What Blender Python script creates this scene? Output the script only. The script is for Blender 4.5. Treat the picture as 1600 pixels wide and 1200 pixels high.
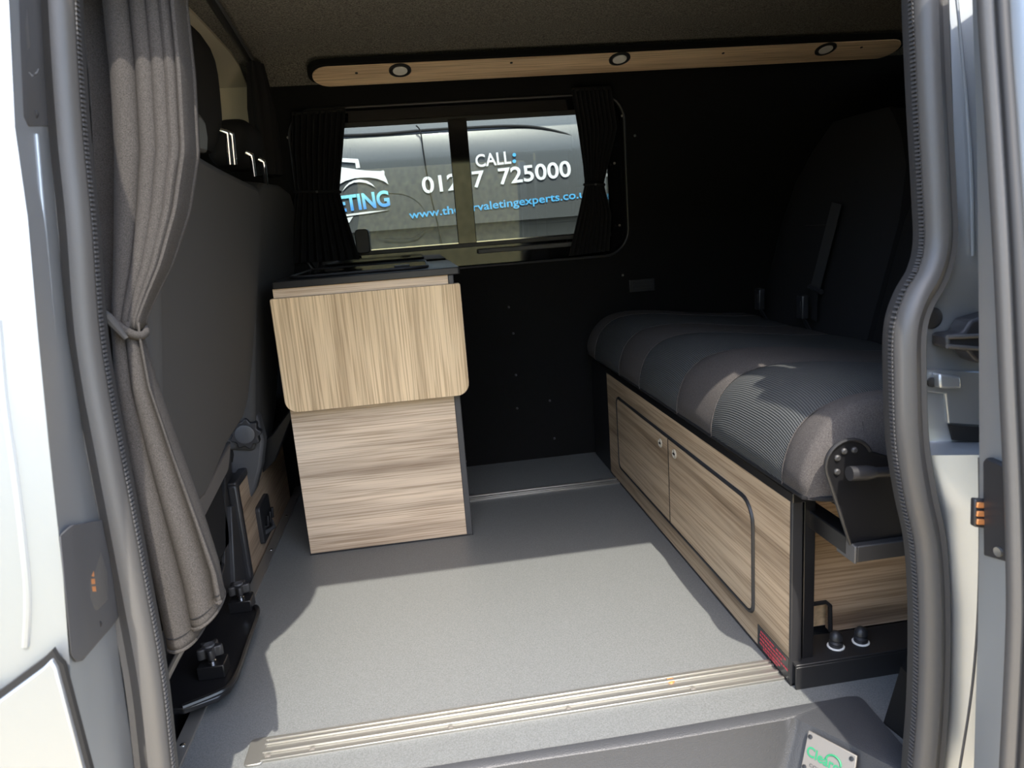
import bpy, bmesh, math, random
import numpy as np
from mathutils import Vector, Matrix

for o in list(bpy.data.objects):
    bpy.data.objects.remove(o, do_unlink=True)
SC = bpy.context.scene
COL = SC.collection
random.seed(4)

# ------------------------------------------------------------------ camera
F = 1109.0
CAM = Vector((0.0, 0.0, 0.8))
_yaw, _pit, _rol = math.radians(6.9026), math.radians(12.2799), math.radians(-4.3787)
_f = Vector((math.sin(_yaw) * math.cos(_pit), math.cos(_yaw) * math.cos(_pit), -math.sin(_pit)))
_r0 = Vector((math.cos(_yaw), -math.sin(_yaw), 0))
_u0 = _r0.cross(_f)
_r = math.cos(_rol) * _r0 + math.sin(_rol) * _u0
_u = -math.sin(_rol) * _r0 + math.cos(_rol) * _u0
cd = bpy.data.cameras.new('camera')
cd.sensor_width = 36.0
cd.lens = F / 1600.0 * 36.0
cd.clip_start = 0.02
cd.dof.use_dof = True
cd.dof.focus_distance = 1.75
cd.dof.aperture_fstop = 9.0
cam = bpy.data.objects.new('camera', cd)
mw = Matrix((( _r.x, _u.x, -_f.x, CAM.x), (_r.y, _u.y, -_f.y, CAM.y), (_r.z, _u.z, -_f.z, CAM.z), (0, 0, 0, 1)))
cam.matrix_world = mw
COL.objects.link(cam)
SC.camera = cam

# ------------------------------------------------------------------ light
SUN_D = Vector((-0.09, 1.0, -1.60)).normalized()      # travelling direction of sunlight
w = bpy.data.worlds.new('world'); SC.world = w; w.use_nodes = True
nt = w.node_tree; nt.nodes.clear()
sky = nt.nodes.new('ShaderNodeTexSky'); sky.sky_type = 'NISHITA'
sky.sun_disc = False
sky.sun_elevation = math.asin(-SUN_D.z)
sky.sun_rotation = math.atan2(-SUN_D.x, -SUN_D.y)
sky.air_density = 1.0; sky.dust_density = 2.2; sky.ozone_density = 1.0
bg = nt.nodes.new('ShaderNodeBackground'); bg.inputs['Strength'].default_value = 0.75
wo = nt.nodes.new('ShaderNodeOutputWorld')
nt.links.new(sky.outputs[0], bg.inputs[0]); nt.links.new(bg.outputs[0], wo.inputs[0])
sl = bpy.data.lights.new('sun', 'SUN'); sl.energy = 7.0; sl.angle = math.radians(0.6); sl.color = (1.0, 0.93, 0.81)
so = bpy.data.objects.new('sun', sl); COL.objects.link(so)
so.rotation_euler = SUN_D.to_track_quat('-Z', 'Y').to_euler()
so.location = (0.5, -4, 6)

SC.view_settings.view_transform = 'Standard'
SC.view_settings.look = 'None'
SC.view_settings.gamma = 1.0
SC.view_settings.use_curve_mapping = False
SC.view_settings.exposure = 0.35

# ------------------------------------------------------------------ measuring helpers: photo point on a known plane of the van
def ray(px, py):
    return _r * ((px - 800) / F) - _u * ((py - 600) / F) + _f
def PY(px, py, y):
    d = ray(px, py); return CAM + d * ((y - CAM.y) / d.y)
def PX(px, py, x):
    d = ray(px, py); return CAM + d * ((x - CAM.x) / d.x)
def PZ(px, py, z):
    d = ray(px, py); return CAM + d * ((z - CAM.z) / d.z)
TK = 0.12
def PT(px, py, y):
    # leaning body side: its depth grows with height (tumblehome)
    return PN(px, py, (0, 1, -TK), y - TK * 0.5)
def PN(px, py, n, d0):
    n = Vector(n); d = ray(px, py); return CAM + d * ((d0 - n.dot(CAM)) / n.dot(d))

# ------------------------------------------------------------------ materials
MATS = {}
def mat(name, col, rough=0.6, metal=0.0, spec=0.5, noise=0.0, nscale=200.0, bump=0.0, bscale=400.0, sheen=0.0, coat=0.0, speck=None):
    m = bpy.data.materials.new(name); m.use_nodes = True
    n = m.node_tree.nodes; l = m.node_tree.links
    b = n['Principled BSDF']
    b.inputs['Base Color'].default_value = (*col, 1)
    b.inputs['Roughness'].default_value = rough
    b.inputs['Metallic'].default_value = metal
    b.inputs['Specular IOR Level'].default_value = spec
    if sheen: b.inputs['Sheen Weight'].default_value = sheen
    if coat: b.inputs['Coat Weight'].default_value = coat; b.inputs['Coat Roughness'].default_value = 0.08
    tc = n.new('ShaderNodeTexCoord')
    if noise:
        nz = n.new('ShaderNodeTexNoise'); nz.inputs['Scale'].default_value = nscale; nz.inputs['Detail'].default_value = 3
        l.new(tc.outputs['Object'], nz.inputs['Vector'])
        rp = n.new('ShaderNodeValToRGB')
        lo = tuple(c * (1 - noise) for c in col); hi = tuple(min(1, c * (1 + noise)) for c in col)
        rp.color_ramp.elements[0].position = 0.32; rp.color_ramp.elements[0].color = (*lo, 1)
        rp.color_ramp.elements[1].position = 0.68; rp.color_ramp.elements[1].color = (*hi, 1)
        l.new(nz.outputs['Fac'], rp.inputs['Fac']); l.new(rp.outputs['Color'], b.inputs['Base Color'])
    if bump:
        nb = n.new('ShaderNodeTexNoise'); nb.inputs['Scale'].default_value = bscale; nb.inputs['Detail'].default_value = 2
        l.new(tc.outputs['Object'], nb.inputs['Vector'])
        bp = n.new('ShaderNodeBump'); bp.inputs['Strength'].default_value = bump; bp.inputs['Distance'].default_value = 0.002
        l.new(nb.outputs['Fac'], bp.inputs['Height']); l.new(bp.outputs['Normal'], b.inputs['Normal'])
    MATS[name] = m
    return m

def wood(name, axis, light, dark, tilt=0.0):
    """laminate: pale boards with fine dark streaks that run along one axis"""
    m = bpy.data.materials.new(name); m.use_nodes = True
    n = m.node_tree.nodes; l = m.node_tree.links; b = n['Principled BSDF']
    b.inputs['Roughness'].default_value = 0.5
    b.inputs['Specular IOR Level'].default_value = 0.35
    tc = n.new('ShaderNodeTexCoord')
    mp = n.new('ShaderNodeMapping')
    s = [26.0, 26.0, 26.0]; s[axis] = 1.3
    mp.inputs['Scale'].default_value = s
    mp.inputs['Rotation'].default_value = (tilt, 0, 0) if axis == 1 else (0, tilt, 0)
    l.new(tc.outputs['Object'], mp.inputs['Vector'])
    n1 = n.new('ShaderNodeTexNoise'); n1.inputs['Scale'].default_value = 0.8; n1.inputs['Detail'].default_value = 4; n1.inputs['Distortion'].default_value = 0.35
    l.new(mp.outputs[0], n1.inputs['Vector'])
    mp2 = n.new('ShaderNodeMapping')
    s2 = [170.0, 170.0, 170.0]; s2[axis] = 3.0
    mp2.inputs['Scale'].default_value = s2
    mp2.inputs['Rotation'].default_value = (tilt, 0, 0) if axis == 1 else (0, tilt, 0)
    l.new(tc.outputs['Object'], mp2.inputs['Vector'])
    n2 = n.new('ShaderNodeTexNoise'); n2.inputs['Scale'].default_value = 1.6; n2.inputs['Detail'].default_value = 2
    l.new(mp2.outputs[0], n2.inputs['Vector'])
    r1 = n.new('ShaderNodeValToRGB')
    e = r1.color_ramp.elements
    e[0].position = 0.30; e[0].color = (*dark, 1)
    e[1].position = 0.62; e[1].color = (*light, 1)
    mid = r1.color_ramp.elements.new(0.44); mid.color = (*[(a * 0.62 + c * 0.38) for a, c in zip(light, dark)], 1)
    l.new(n1.outputs['Fac'], r1.inputs['Fac'])
    r2 = n.new('ShaderNodeValToRGB')
    r2.color_ramp.elements[0].position = 0.36; r2.color_ramp.elements[0].color = (0.62, 0.57, 0.52, 1)
    r2.color_ramp.elements[1].position = 0.54; r2.color_ramp.elements[1].color = (1, 1, 1, 1)
    l.new(n2.outputs['Fac'], r2.inputs['Fac'])
    mx = n.new('ShaderNodeMix'); mx.data_type = 'RGBA'; mx.blend_type = 'MULTIPLY'; mx.inputs[0].default_value = 0.85
    l.new(r1.outputs['Color'], mx.inputs[6]); l.new(r2.outputs['Color'], mx.inputs[7])
    l.new(mx.outputs[2], b.inputs['Base Color'])
    MATS[name] = m
    return m

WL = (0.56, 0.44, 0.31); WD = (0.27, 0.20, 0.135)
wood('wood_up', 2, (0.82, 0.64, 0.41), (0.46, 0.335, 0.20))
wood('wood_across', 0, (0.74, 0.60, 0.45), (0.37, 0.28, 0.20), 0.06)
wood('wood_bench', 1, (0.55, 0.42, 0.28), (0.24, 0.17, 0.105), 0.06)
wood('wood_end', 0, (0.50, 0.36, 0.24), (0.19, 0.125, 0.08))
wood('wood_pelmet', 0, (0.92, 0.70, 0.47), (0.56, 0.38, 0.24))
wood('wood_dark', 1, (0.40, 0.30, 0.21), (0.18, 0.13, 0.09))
mat('vinyl', (0.118, 0.125, 0.126), 0.42, spec=0.45, noise=0.22, nscale=420, bump=0.12, bscale=900)
mat('carpet_black', (0.009, 0.009, 0.009), 0.95, spec=0.1, bump=0.4, bscale=500)
mat('carpet_grey', (0.062, 0.059, 0.052), 0.95, spec=0.1, noise=0.75, nscale=240, bump=0.8, bscale=260)
mat('headlining', (0.150, 0.143, 0.125), 0.97, spec=0.1, noise=0.55, nscale=260, bump=0.5, bscale=300)
mat('silver_paint', (0.41, 0.44, 0.47), 0.44, metal=0.85, spec=0.5, coat=0.2)
mat('rubber', (0.072, 0.070, 0.068), 0.42, spec=0.5, bump=0.10, bscale=160)
mat('rubber_dark', (0.022, 0.022, 0.023), 0.55)
mat('black_plastic', (0.018, 0.018, 0.020), 0.45, bump=0.06, bscale=700)
mat('grey_plastic', (0.055, 0.056, 0.060), 0.5)
mat('step_plastic', (0.034, 0.036, 0.040), 0.48, bump=0.35, bscale=520)
mat('black_steel', (0.008, 0.008, 0.009), 0.28, spec=0.5)
mat('satin_black', (0.014, 0.014, 0.015), 0.42)
mat('aluminium', (0.38, 0.375, 0.35), 0.40, metal=0.85, bump=0.03, bscale=90)
mat('chrome', (0.85, 0.85, 0.85), 0.12, metal=1.0)
mat('plate_metal', (0.18, 0.17, 0.155), 0.45, metal=0.3)
mat('fabric_curtain', (0.046, 0.043, 0.041), 0.9, spec=0.08, noise=0.40, nscale=900, bump=0.25, bscale=1300)
mat('fabric_black', (0.012, 0.012, 0.013), 0.9, spec=0.2)
mat('seat_back_cloth', (0.050, 0.049, 0.048), 0.85, spec=0.2, bump=0.15, bscale=700)
mat('seat_dark', (0.011, 0.011, 0.012), 0.85, spec=0.2)
mat('bolster_cloth', (0.060, 0.055, 0.053), 0.9, spec=0.2, noise=0.35, nscale=700, bump=0.25, bscale=900)
mat('cream_trim', (0.47, 0.43, 0.34), 0.6)
mat('copper', (0.80, 0.33, 0.12), 0.35, metal=0.6)
mat('white_plastic', (0.78, 0.76, 0.72), 0.4)
mat('van_paint', (0.085, 0.092, 0.092), 0.38, metal=0.1, coat=0.25)
mat('vinyl_white', (0.86, 0.88, 0.87), 0.5)
mat('vinyl_blue', (0.10, 0.48, 0.86), 0.5)
mat('gap_black', (0.004, 0.004, 0.004), 0.8)
mat('green_print', (0.015, 0.20, 0.09), 0.5)
mat('red_print', (0.52, 0.05, 0.07), 0.5)
mat('label_black', (0.03, 0.03, 0.03), 0.4)
mat('fence_wood', (0.52, 0.45, 0.21), 0.85, noise=0.4, nscale=14)
mat('glass_black', (0.006, 0.006, 0.007), 0.05, spec=1.0)
mat('tyre', (0.015, 0.015, 0.015), 0.8)
mat('belt', (0.022, 0.022, 0.023), 0.7)
mat('ply_edge', (0.55, 0.40, 0.24), 0.7, noise=0.3, nscale=60)

def ribbed():
    m = bpy.data.materials.new('ribbed_cloth'); m.use_nodes = True
    n = m.node_tree.nodes; l = m.node_tree.links; b = n['Principled BSDF']
    b.inputs['Roughness'].default_value = 0.85; b.inputs['Specular IOR Level'].default_value = 0.25
    tc = n.new('ShaderNodeTexCoord'); wv = n.new('ShaderNodeTexWave')
    uv = n.new('ShaderNodeUVMap'); uv.uv_map = 'UVMap'
    wv.wave_type = 'BANDS'; wv.bands_direction = 'Y'
    wv.inputs['Scale'].default_value = 0.314 * 240      # ribs about 6.5 mm apart round the roll of the cushion
    wv.inputs['Distortion'].default_value = 0.3
    l.new(uv.outputs[0], wv.inputs['Vector'])
    rp = n.new('ShaderNodeValToRGB')
    rp.color_ramp.elements[0].color = (0.020, 0.022, 0.024, 1); rp.color_ramp.elements[1].color = (0.078, 0.083, 0.084, 1)
    l.new(wv.outputs['Fac'], rp.inputs['Fac']); l.new(rp.outputs['Color'], b.inputs['Base Color'])
    bp = n.new('ShaderNodeBump'); bp.inputs['Strength'].default_value = 0.6; bp.inputs['Distance'].default_value = 0.0015
    l.new(wv.outputs['Fac'], bp.inputs['Height']); l.new(bp.outputs['Normal'], b.inputs['Normal'])
    MATS['ribbed_cloth'] = m
ribbed()

def glass_mat():
    m = bpy.data.materials.new('tinted_glass'); m.use_nodes = True
    n = m.node_tree.nodes; l = m.node_tree.links; n.clear()
    t = n.new('ShaderNodeBsdfTransparent'); t.inputs['Color'].default_value = (0.62, 0.66, 0.65, 1)
    g = n.new('ShaderNodeBsdfGlossy'); g.inputs['Roughness'].default_value = 0.01; g.inputs['Color'].default_value = (1, 1, 1, 1)
    fr = n.new('ShaderNodeFresnel'); fr.inputs['IOR'].default_value = 1.55
    mx = n.new('ShaderNodeMixShader'); o = n.new('ShaderNodeOutputMaterial')
    l.new(fr.outputs[0], mx.inputs[0]); l.new(t.outputs[0], mx.inputs[1]); l.new(g.outputs[0], mx.inputs[2]); l.new(mx.outputs[0], o.inputs[0])
    MATS['tinted_glass'] = m
glass_mat()

def fade_mat():
    # blue lettering printed with a light-to-dark fade
    m = mat('vinyl_fade', (0.2, 0.6, 0.9), 0.5)
    n = m.node_tree.nodes; l = m.node_tree.links
    tc = n.new('ShaderNodeTexCoord'); sx = n.new('ShaderNodeSeparateXYZ'); rp = n.new('ShaderNodeValToRGB'); mr = n.new('ShaderNodeMapRange')
    l.new(tc.outputs['Generated'], sx.inputs[0]); l.new(sx.outputs['Z'], rp.inputs['Fac'])
    rp.color_ramp.elements[0].position = 0.25; rp.color_ramp.elements[0].color = (0.09, 0.36, 0.85, 1)
    rp.color_ramp.elements[1].position = 0.8; rp.color_ramp.elements[1].color = (0.30, 0.80, 0.92, 1)
    l.new(rp.outputs['Color'], n['Principled BSDF'].inputs['Base Color'])
fade_mat()
def lens_mat():
    m = mat('lamp_lens', (0.85, 0.84, 0.80), 0.35)
lens_mat()

def paving_mat():
    m = bpy.data.materials.new('paving'); m.use_nodes = True
    n = m.node_tree.nodes; l = m.node_tree.links; b = n['Principled BSDF']
    b.inputs['Roughness'].default_value = 0.9
    tc = n.new('ShaderNodeTexCoord'); br = n.new('ShaderNodeTexBrick')
    br.inputs['Color1'].default_value = (0.56, 0.43, 0.25, 1); br.inputs['Color2'].default_value = (0.60, 0.48, 0.28, 1)
    br.inputs['Mortar'].default_value = (0.30, 0.26, 0.2, 1)
    br.inputs['Scale'].default_value = 5.0; br.inputs['Mortar Size'].default_value = 0.02
    l.new(tc.outputs['Object'], br.inputs['Vector']); l.new(br.outputs['Color'], b.inputs['Base Color'])
    MATS['paving'] = m
paving_mat()

# ------------------------------------------------------------------ mesh helpers
WLOC = {}
class MB:
    def __init__(s):
        s.v = []; s.f = []; s.uv = None
    def box(s, a, b):
        i = len(s.v); (x0, y0, z0), (x1, y1, z1) = a, b
        s.v += [(x0, y0, z0), (x1, y0, z0), (x1, y1, z0), (x0, y1, z0), (x0, y0, z1), (x1, y0, z1), (x1, y1, z1), (x0, y1, z1)]
        for q in ((0, 3, 2, 1), (4, 5, 6, 7), (0, 1, 5, 4), (1, 2, 6, 5), (2, 3, 7, 6), (3, 0, 4, 7)): s.f.append(tuple(i + k for k in q))
        return s
    def prism(s, poly, vec):
        """closed solid: polygon (3-D points) pushed along vec"""
        i = len(s.v); n = len(poly); vec = Vector(vec)
        s.v += [tuple(Vector(p)) for p in poly] + [tuple(Vector(p) + vec) for p in poly]
        s.f.append(tuple(i + k for k in reversed(range(n)))); s.f.append(tuple(i + n + k for k in range(n)))
        for k in range(n):
            k2 = (k + 1) % n; s.f.append((i + k, i + k2, i + n + k2, i + n + k))
        return s
    def tube(s, path, r, n=10, closed=False, caps=True):
        P = [Vector(p) for p in path]; m = len(P); i0 = len(s.v)
        rr = r if isinstance(r, (list, tuple)) else [r] * m
        prev = None
        for k in range(m):
            a = P[(k - 1) % m] if (k > 0 or closed) else P[k]
            b = P[(k + 1) % m] if (k < m - 1 or closed) else P[k]
            t = (b - a).normalized()
            if prev is None:
                up = Vector((0, 0, 1)) if abs(t.z) < 0.9 else Vector((1, 0, 0))
                nx = t.cross(up).normalized()
            else:
                nx = (prev - t * prev.dot(t)).normalized()
            prev = nx; ny = t.cross(nx)
            for j in range(n):
                an = 2 * math.pi * j / n
                s.v.append(tuple(P[k] + (nx * math.cos(an) + ny * math.sin(an)) * rr[k]))
        for k in range(m if closed else m - 1):
            k2 = (k + 1) % m
            for j in range(n):
                j2 = (j + 1) % n
                s.f.append((i0 + k * n + j, i0 + k * n + j2, i0 + k2 * n + j2, i0 + k2 * n + j))
        if caps and not closed:
            s.f.append(tuple(i0 + j for j in reversed(range(n)))); s.f.append(tuple(i0 + (m - 1) * n + j for j in range(n)))
        return s
    def lathe(s, base, axis, prof, n=20):
        """prof: list of (radius, height along axis)"""
        ax = Vector(axis).normalized(); base = Vector(base)
        u = ax.cross(Vector((0, 0, 1)) if abs(ax.z) < 0.9 else Vector((1, 0, 0))).normalized(); v = ax.cross(u)
        i0 = len(s.v)
        for (r, h) in prof:
            for j in range(n):
                a = 2 * math.pi * j / n
                s.v.append(tuple(base + ax * h + (u * math.cos(a) + v * math.sin(a)) * r))
        for k in range(len(prof) - 1):
            for j in range(n):
                j2 = (j + 1) % n
                s.f.append((i0 + k * n + j, i0 + k * n + j2, i0 + (k + 1) * n + j2, i0 + (k + 1) * n + j))
        s.f.append(tuple(i0 + j for j in reversed(range(n)))); s.f.append(tuple(i0 + (len(prof) - 1) * n + j for j in range(n)))
        return s
    def grid(s, rows):
        i0 = len(s.v); n = len(rows[0])
        for r in rows: s.v += [tuple(p) for p in r]
        for a in range(len(rows) - 1):
            for b in range(n - 1):
                s.f.append((i0 + a * n + b, i0 + a * n + b + 1, i0 + (a + 1) * n + b + 1, i0 + (a + 1) * n + b))
        return s
    def build(s, name, material, parent=None, smooth=None, bevel=0.0, seg=2, solid=0.0, loc=None, sub=0, uv=None):
        V = [Vector(p) for p in s.v]
        if loc is None:
            lo = Vector((min(p.x for p in V), min(p.y for p in V), min(p.z for p in V)))
            hi = Vector((max(p.x for p in V), max(p.y for p in V), max(p.z for p in V)))
            loc = (lo + hi) / 2
            if parent is None: loc.z = lo.z
        loc = Vector(loc)
        me = bpy.data.meshes.new(name)
        me.from_pydata([tuple(p - loc) for p in V], [], s.f)
        bm = bmesh.new(); bm.from_mesh(me)
        bmesh.ops.recalc_face_normals(bm, faces=bm.faces)
        bm.to_mesh(me); bm.free()
        me.materials.append(MATS[material])
        if uv is not None:
            lay = me.uv_layers.new(name='UVMap')
            for lp in me.loops: lay.data[lp.index].uv = uv[lp.vertex_index]
        o = bpy.data.objects.new(name, me); COL.objects.link(o)
        if solid:
            md = o.modifiers.new('solid', 'SOLIDIFY'); md.thickness = solid; md.offset = 0
        if bevel:
            md = o.modifiers.new('bevel', 'BEVEL'); md.width = bevel; md.segments = seg; md.limit_method = 'ANGLE'; md.angle_limit = math.radians(32)
        if sub:
            md = o.modifiers.new('sub', 'SUBSURF'); md.levels = sub; md.render_levels = sub
        if smooth is None: smooth = True
        if smooth:
            for p in me.polygons: p.use_smooth = True
            if not sub: me.set_sharp_from_angle(angle=math.radians(38))
        attach(o, parent, loc)
        return o

def attach(o, parent, loc):
    WLOC[o.name] = Vector(loc)
    if parent is not None:
        o.parent = parent; o.location = Vector(loc) - WLOC[parent.name]
    else:
        o.location = loc

def thing(name, label, cat, loc, group=None):
    o = bpy.data.objects.new(name, None); COL.objects.link(o)
    o.empty_display_size = 0.05
    o.location = loc; WLOC[o.name] = Vector(loc)
    tag(o, label, cat, group)
    return o
def tag(o, label, cat, group=None):
    o['label'] = label; o['category'] = cat
    if group: o['group'] = group
    return o
def struct(o, label=None):
    o['kind'] = 'structure'
    if label: o['label'] = label
    return o

def rrect(a0, a1, b0, b1, r, n=6):
    """rounded rectangle outline as (a, b) pairs; r one radius or four (a0b0, a1b0, a1b1, a0b1)"""
    R = r if isinstance(r, (list, tuple)) else [r] * 4
    out = []
    for (ca, cb, r_, st) in ((a0 + R[0], b0 + R[0], R[0], 180), (a1 - R[1], b0 + R[1], R[1], 270), (a1 - R[2], b1 - R[2], R[2], 0), (a0 + R[3], b1 - R[3], R[3], 90)):
        for k in range(n + 1):
            an = math.radians(st + 90 * k / n)
            out.append((ca + r_ * math.cos(an), cb + r_ * math.sin(an)))
    return out

def interp(tbl, t):
    """piecewise-linear table [(t, a, b, ...)]"""
    T = [r[0] for r in tbl]
    return [float(np.interp(t, T, [r[i] for r in tbl])) for i in range(1, len(tbl[0]))]

def smooth_path(pts, per=6):
    """Catmull-Rom through 3-D points"""
    P = [Vector(p) for p in pts]; out = []
    for i in range(len(P) - 1):
        p0 = P[max(i - 1, 0)]; p1 = P[i]; p2 = P[i + 1]; p3 = P[min(i + 2, len(P) - 1)]
        for k in range(per):
            t = k / per
            out.append(0.5 * ((2 * p1) + (p2 - p0) * t + (2 * p0 - 5 * p1 + 4 * p2 - p3) * t * t + (3 * p1 - p0 - 3 * p2 + p3) * t ** 3))
    out.append(P[-1])
    return out

def text_mesh(s, body, bold=0.0, spacing=1.0):
    cu = bpy.data.curves.new('lettering', 'FONT'); cu.body = body; cu.size = 1.0; cu.offset = bold; cu.space_character = spacing
    cu.extrude = 0.0; cu.resolution_u = 4
    ob = bpy.data.objects.new('lettering_source', cu); COL.objects.link(ob)
    dg = bpy.context.evaluated_depsgraph_get()
    me = bpy.data.meshes.new_from_object(ob.evaluated_get(dg))
    vs = [Vector(v.co) for v in me.vertices]; fs = [tuple(p.vertices) for p in me.polygons]
    bpy.data.objects.remove(ob, do_unlink=True); bpy.data.curves.remove(cu); bpy.data.meshes.remove(me)
    return vs, fs
def lettering(name, body, p0, p1, up, height, material, parent, lift, bold=0.0, spacing=1.0):
    """flat lettering from p0 to p1 along its base line, cap height given, lifted along lift; thin solid"""
    vs, fs = text_mesh(None, body, bold, spacing)
    x0 = min(v.x for v in vs); x1 = max(v.x for v in vs); H = 0.73
    p0 = Vector(p0); p1 = Vector(p1); dx = (p1 - p0); up = Vector(up).normalized(); lift = Vector(lift)
    b = MB(); b.v = [tuple(p0 + dx * ((v.x - x0) / (x1 - x0)) + up * (v.y / H * height) + lift) for v in vs]; b.f = fs
    return b.build(name, material, parent, smooth=False)

# ================================================================== SETTING
ZC = 1.30
# floor: vinyl with the step cut out of its near edge
fl = [(-0.456, 0.80), (-0.456, 2.40), (1.95, 2.40), (1.95, 0.80), (0.66, 0.80)] + [tuple(PZ(x, y, 0))[:2] for x, y in [(1427, 1190), (1362, 1115), (1343, 1095), (1325, 1093), (1290, 1099), (1000, 1150)]] + [(-0.392, 0.953), (-0.392, 0.80)]
b = MB().prism([(x, y, -0.022) for x, y in fl], (0, 0, 0.022))
floor = struct(b.build('floor', 'vinyl', smooth=False, loc=(0, 1.6, -0.022)), 'grey speckled vinyl van floor with sunlight across it')
b = MB().box((-2.0, 0.80, -0.07), (-0.456, 2.42, -0.035))
struct(b.build('trim_1', 'carpet_black', smooth=False), 'black cab floor under the front seats')
# aluminium edging along the left of the floor
te = MB().box((-0.478, 0.86, -0.034), (-0.452, 2.37, 0.004)).build('trim_2', 'aluminium', bevel=0.0015)
struct(te, 'aluminium edge strip along the left of the floor')
for y in (1.10, 1.36, 1.62, 1.86, 2.1):
    MB().lathe((-0.464, y, 0.004), (0, 0, 1), [(0.0045, 0), (0.0045, 0.001), (0.002, 0.0025)], 10).build('screw', 'chrome', te)

# ceiling lining + roof skin as one profile extruded along x
prof = [(0.935, 1.20), (0.99, 1.275), (1.15, 1.325), (1.60, 1.345), (2.0, 1.345), (2.20, 1.340), (2.30, 1.324), (2.385, 1.270)]
top = [(2.47, 1.25), (2.44, 1.36), (2.30, 1.42), (1.60, 1.45), (1.06, 1.42), (0.93, 1.36), (0.88, 1.21)]
b = MB().prism([(-2.0, y, z) for y, z in prof + top], (4.0, 0, 0))
struct(b.build('ceiling', 'headlining', loc=(0, 1.6, 1.25)), 'dark grey carpeted van ceiling')

# far wall with the window opening
WX0, WX1, WZ0, WZ1 = -0.345, 0.722, 0.688, 1.205
hole = rrect(WX0, WX1, WZ0, WZ1, 0.085, 8)
def wall_with_hole(y0, y1, outer, hole):
    bm = bmesh.new()
    vo = [bm.verts.new((x, y0, z)) for x, z in outer]; vh = [bm.verts.new((x, y0, z)) for x, z in hole]
    eds = [bm.edges.new((vo[i], vo[(i + 1) % len(vo)])) for i in range(len(vo))] + [bm.edges.new((vh[i], vh[(i + 1) % len(vh)])) for i in range(len(vh))]
    bmesh.ops.triangle_fill(bm, use_beauty=True, edges=eds)
    r = bmesh.ops.extrude_face_region(bm, geom=list(bm.faces))
    bmesh.ops.translate(bm, verts=[e for e in r['geom'] if isinstance(e, bmesh.types.BMVert)], vec=(0, y1 - y0, 0))
    bm.verts.index_update()
    m = MB(); m.v = [tuple(v.co) for v in bm.verts]; m.f = [tuple(v.index for v in f.verts) for f in bm.faces]; bm.free()
    return m
m = wall_with_hole(2.376, 2.44, [(-0.455, -0.10), (1.99, -0.10), (1.99, 1.30), (-0.455, 1.30)], hole)
wall_back = struct(m.build('wall_back', 'carpet_black', smooth=False), 'black carpeted far side wall of the van')
# sprung edge trim of the window opening
MB().tube([(x, 2.374, z) for x, z in hole], 0.0042, 8, closed=True).build('opening_trim', 'black_plastic', wall_back)
for (px, py) in [(972, 181), (961, 195), (992, 212), (960, 255), (968, 352), (450, 215), (973, 430), (795, 480), (802, 521), (806, 586), (808, 638), (859, 626), (866, 685)]:
    p = PY(px, py, 2.376)
    MB().lathe(p, (0, -1, 0), [(0.0042, 0), (0.0042, 0.002), (0.002, 0.004)], 10).build('press_stud', 'grey_plastic' if px < 900 and px > 500 else 'aluminium', wall_back)

# rear and cab ends, near side body
struct(MB().box((1.90, 0.86, -0.10), (1.95, 2.376, 1.30)).build('wall_right', 'carpet_black', smooth=False), 'dark tailgate end of the van')
struct(MB().box((-2.0, 0.80, -0.1), (-1.95, 2.47, 1.25)).build('wall_left', 'carpet_black', smooth=False), 'dark dashboard end of the cab')

# window
WY = 2.405
win = MB()
fo = rrect(WX0 - 0.03, WX1 + 0.03, WZ0 - 0.03, WZ1 + 0.03, 0.10, 8)
fi_x0, fi_x1, fi_z0, fi_z1 = -0.30, 0.665, 0.762, 1.152
win = wall_with_hole(WY - 0.006, WY + 0.014, fo, rrect(fi_x0, fi_x1, fi_z0, fi_z1, 0.02, 4)).build('window_1', 'glass_black', smooth=False)
struct(win, 'sliding tinted side window with black frame')
mxa = PY(707, 280, WY).x; mxb = PY(736, 280, WY).x
MB().box((mxa, WY - 0.018, fi_z0 - 0.004), (mxb, WY + 0.004, fi_z1 + 0.004)).build('mullion', 'glass_black', win, bevel=0.002)
MB().box((fi_x0 - 0.003, WY + 0.000, fi_z0 - 0.003), (mxa + 0.02, WY + 0.004, fi_z1 + 0.003)).build('pane', 'tinted_glass', win, smooth=False)
MB().box((mxb - 0.02, WY + 0.006, fi_z0 - 0.003), (fi_x1 + 0.003, WY + 0.010, fi_z1 + 0.003)).build('pane', 'tinted_glass', win, smooth=False)
MB().box((fi_x0, WY - 0.020, fi_z0 - 0.010), (fi_x1, WY - 0.007, fi_z0 + 0.004)).build('slide_rail', 'black_plastic', win, bevel=0.002)
MB().box((fi_x0, WY - 0.010, fi_z0 + 0.004), (fi_x1, WY - 0.006, fi_z0 + 0.0075)).build('glazing_bead', 'chrome', win)
MB().box((mxb, WY - 0.024, fi_z0 - 0.034), (fi_x1 - 0.02, WY - 0.006, fi_z0 - 0.018)).build('sill_ledge', 'grey_plastic', win, bevel=0.003)
MB().box((fi_x0, WY - 0.014, fi_z1 - 0.004), (fi_x1, WY - 0.006, fi_z1 + 0.012)).build('top_rail', 'black_plastic', win, bevel=0.002)
pl = PY(567, 378, WY - 0.03)
b = MB().prism([(x, WY - 0.045, z) for x, z in rrect(pl.x - 0.022, pl.x + 0.022, pl.z - 0.036, pl.z + 0.040, 0.012, 5)], (0, 0.038, 0))
b.build('catch', 'black_plastic', win, bevel=0.003)

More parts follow.
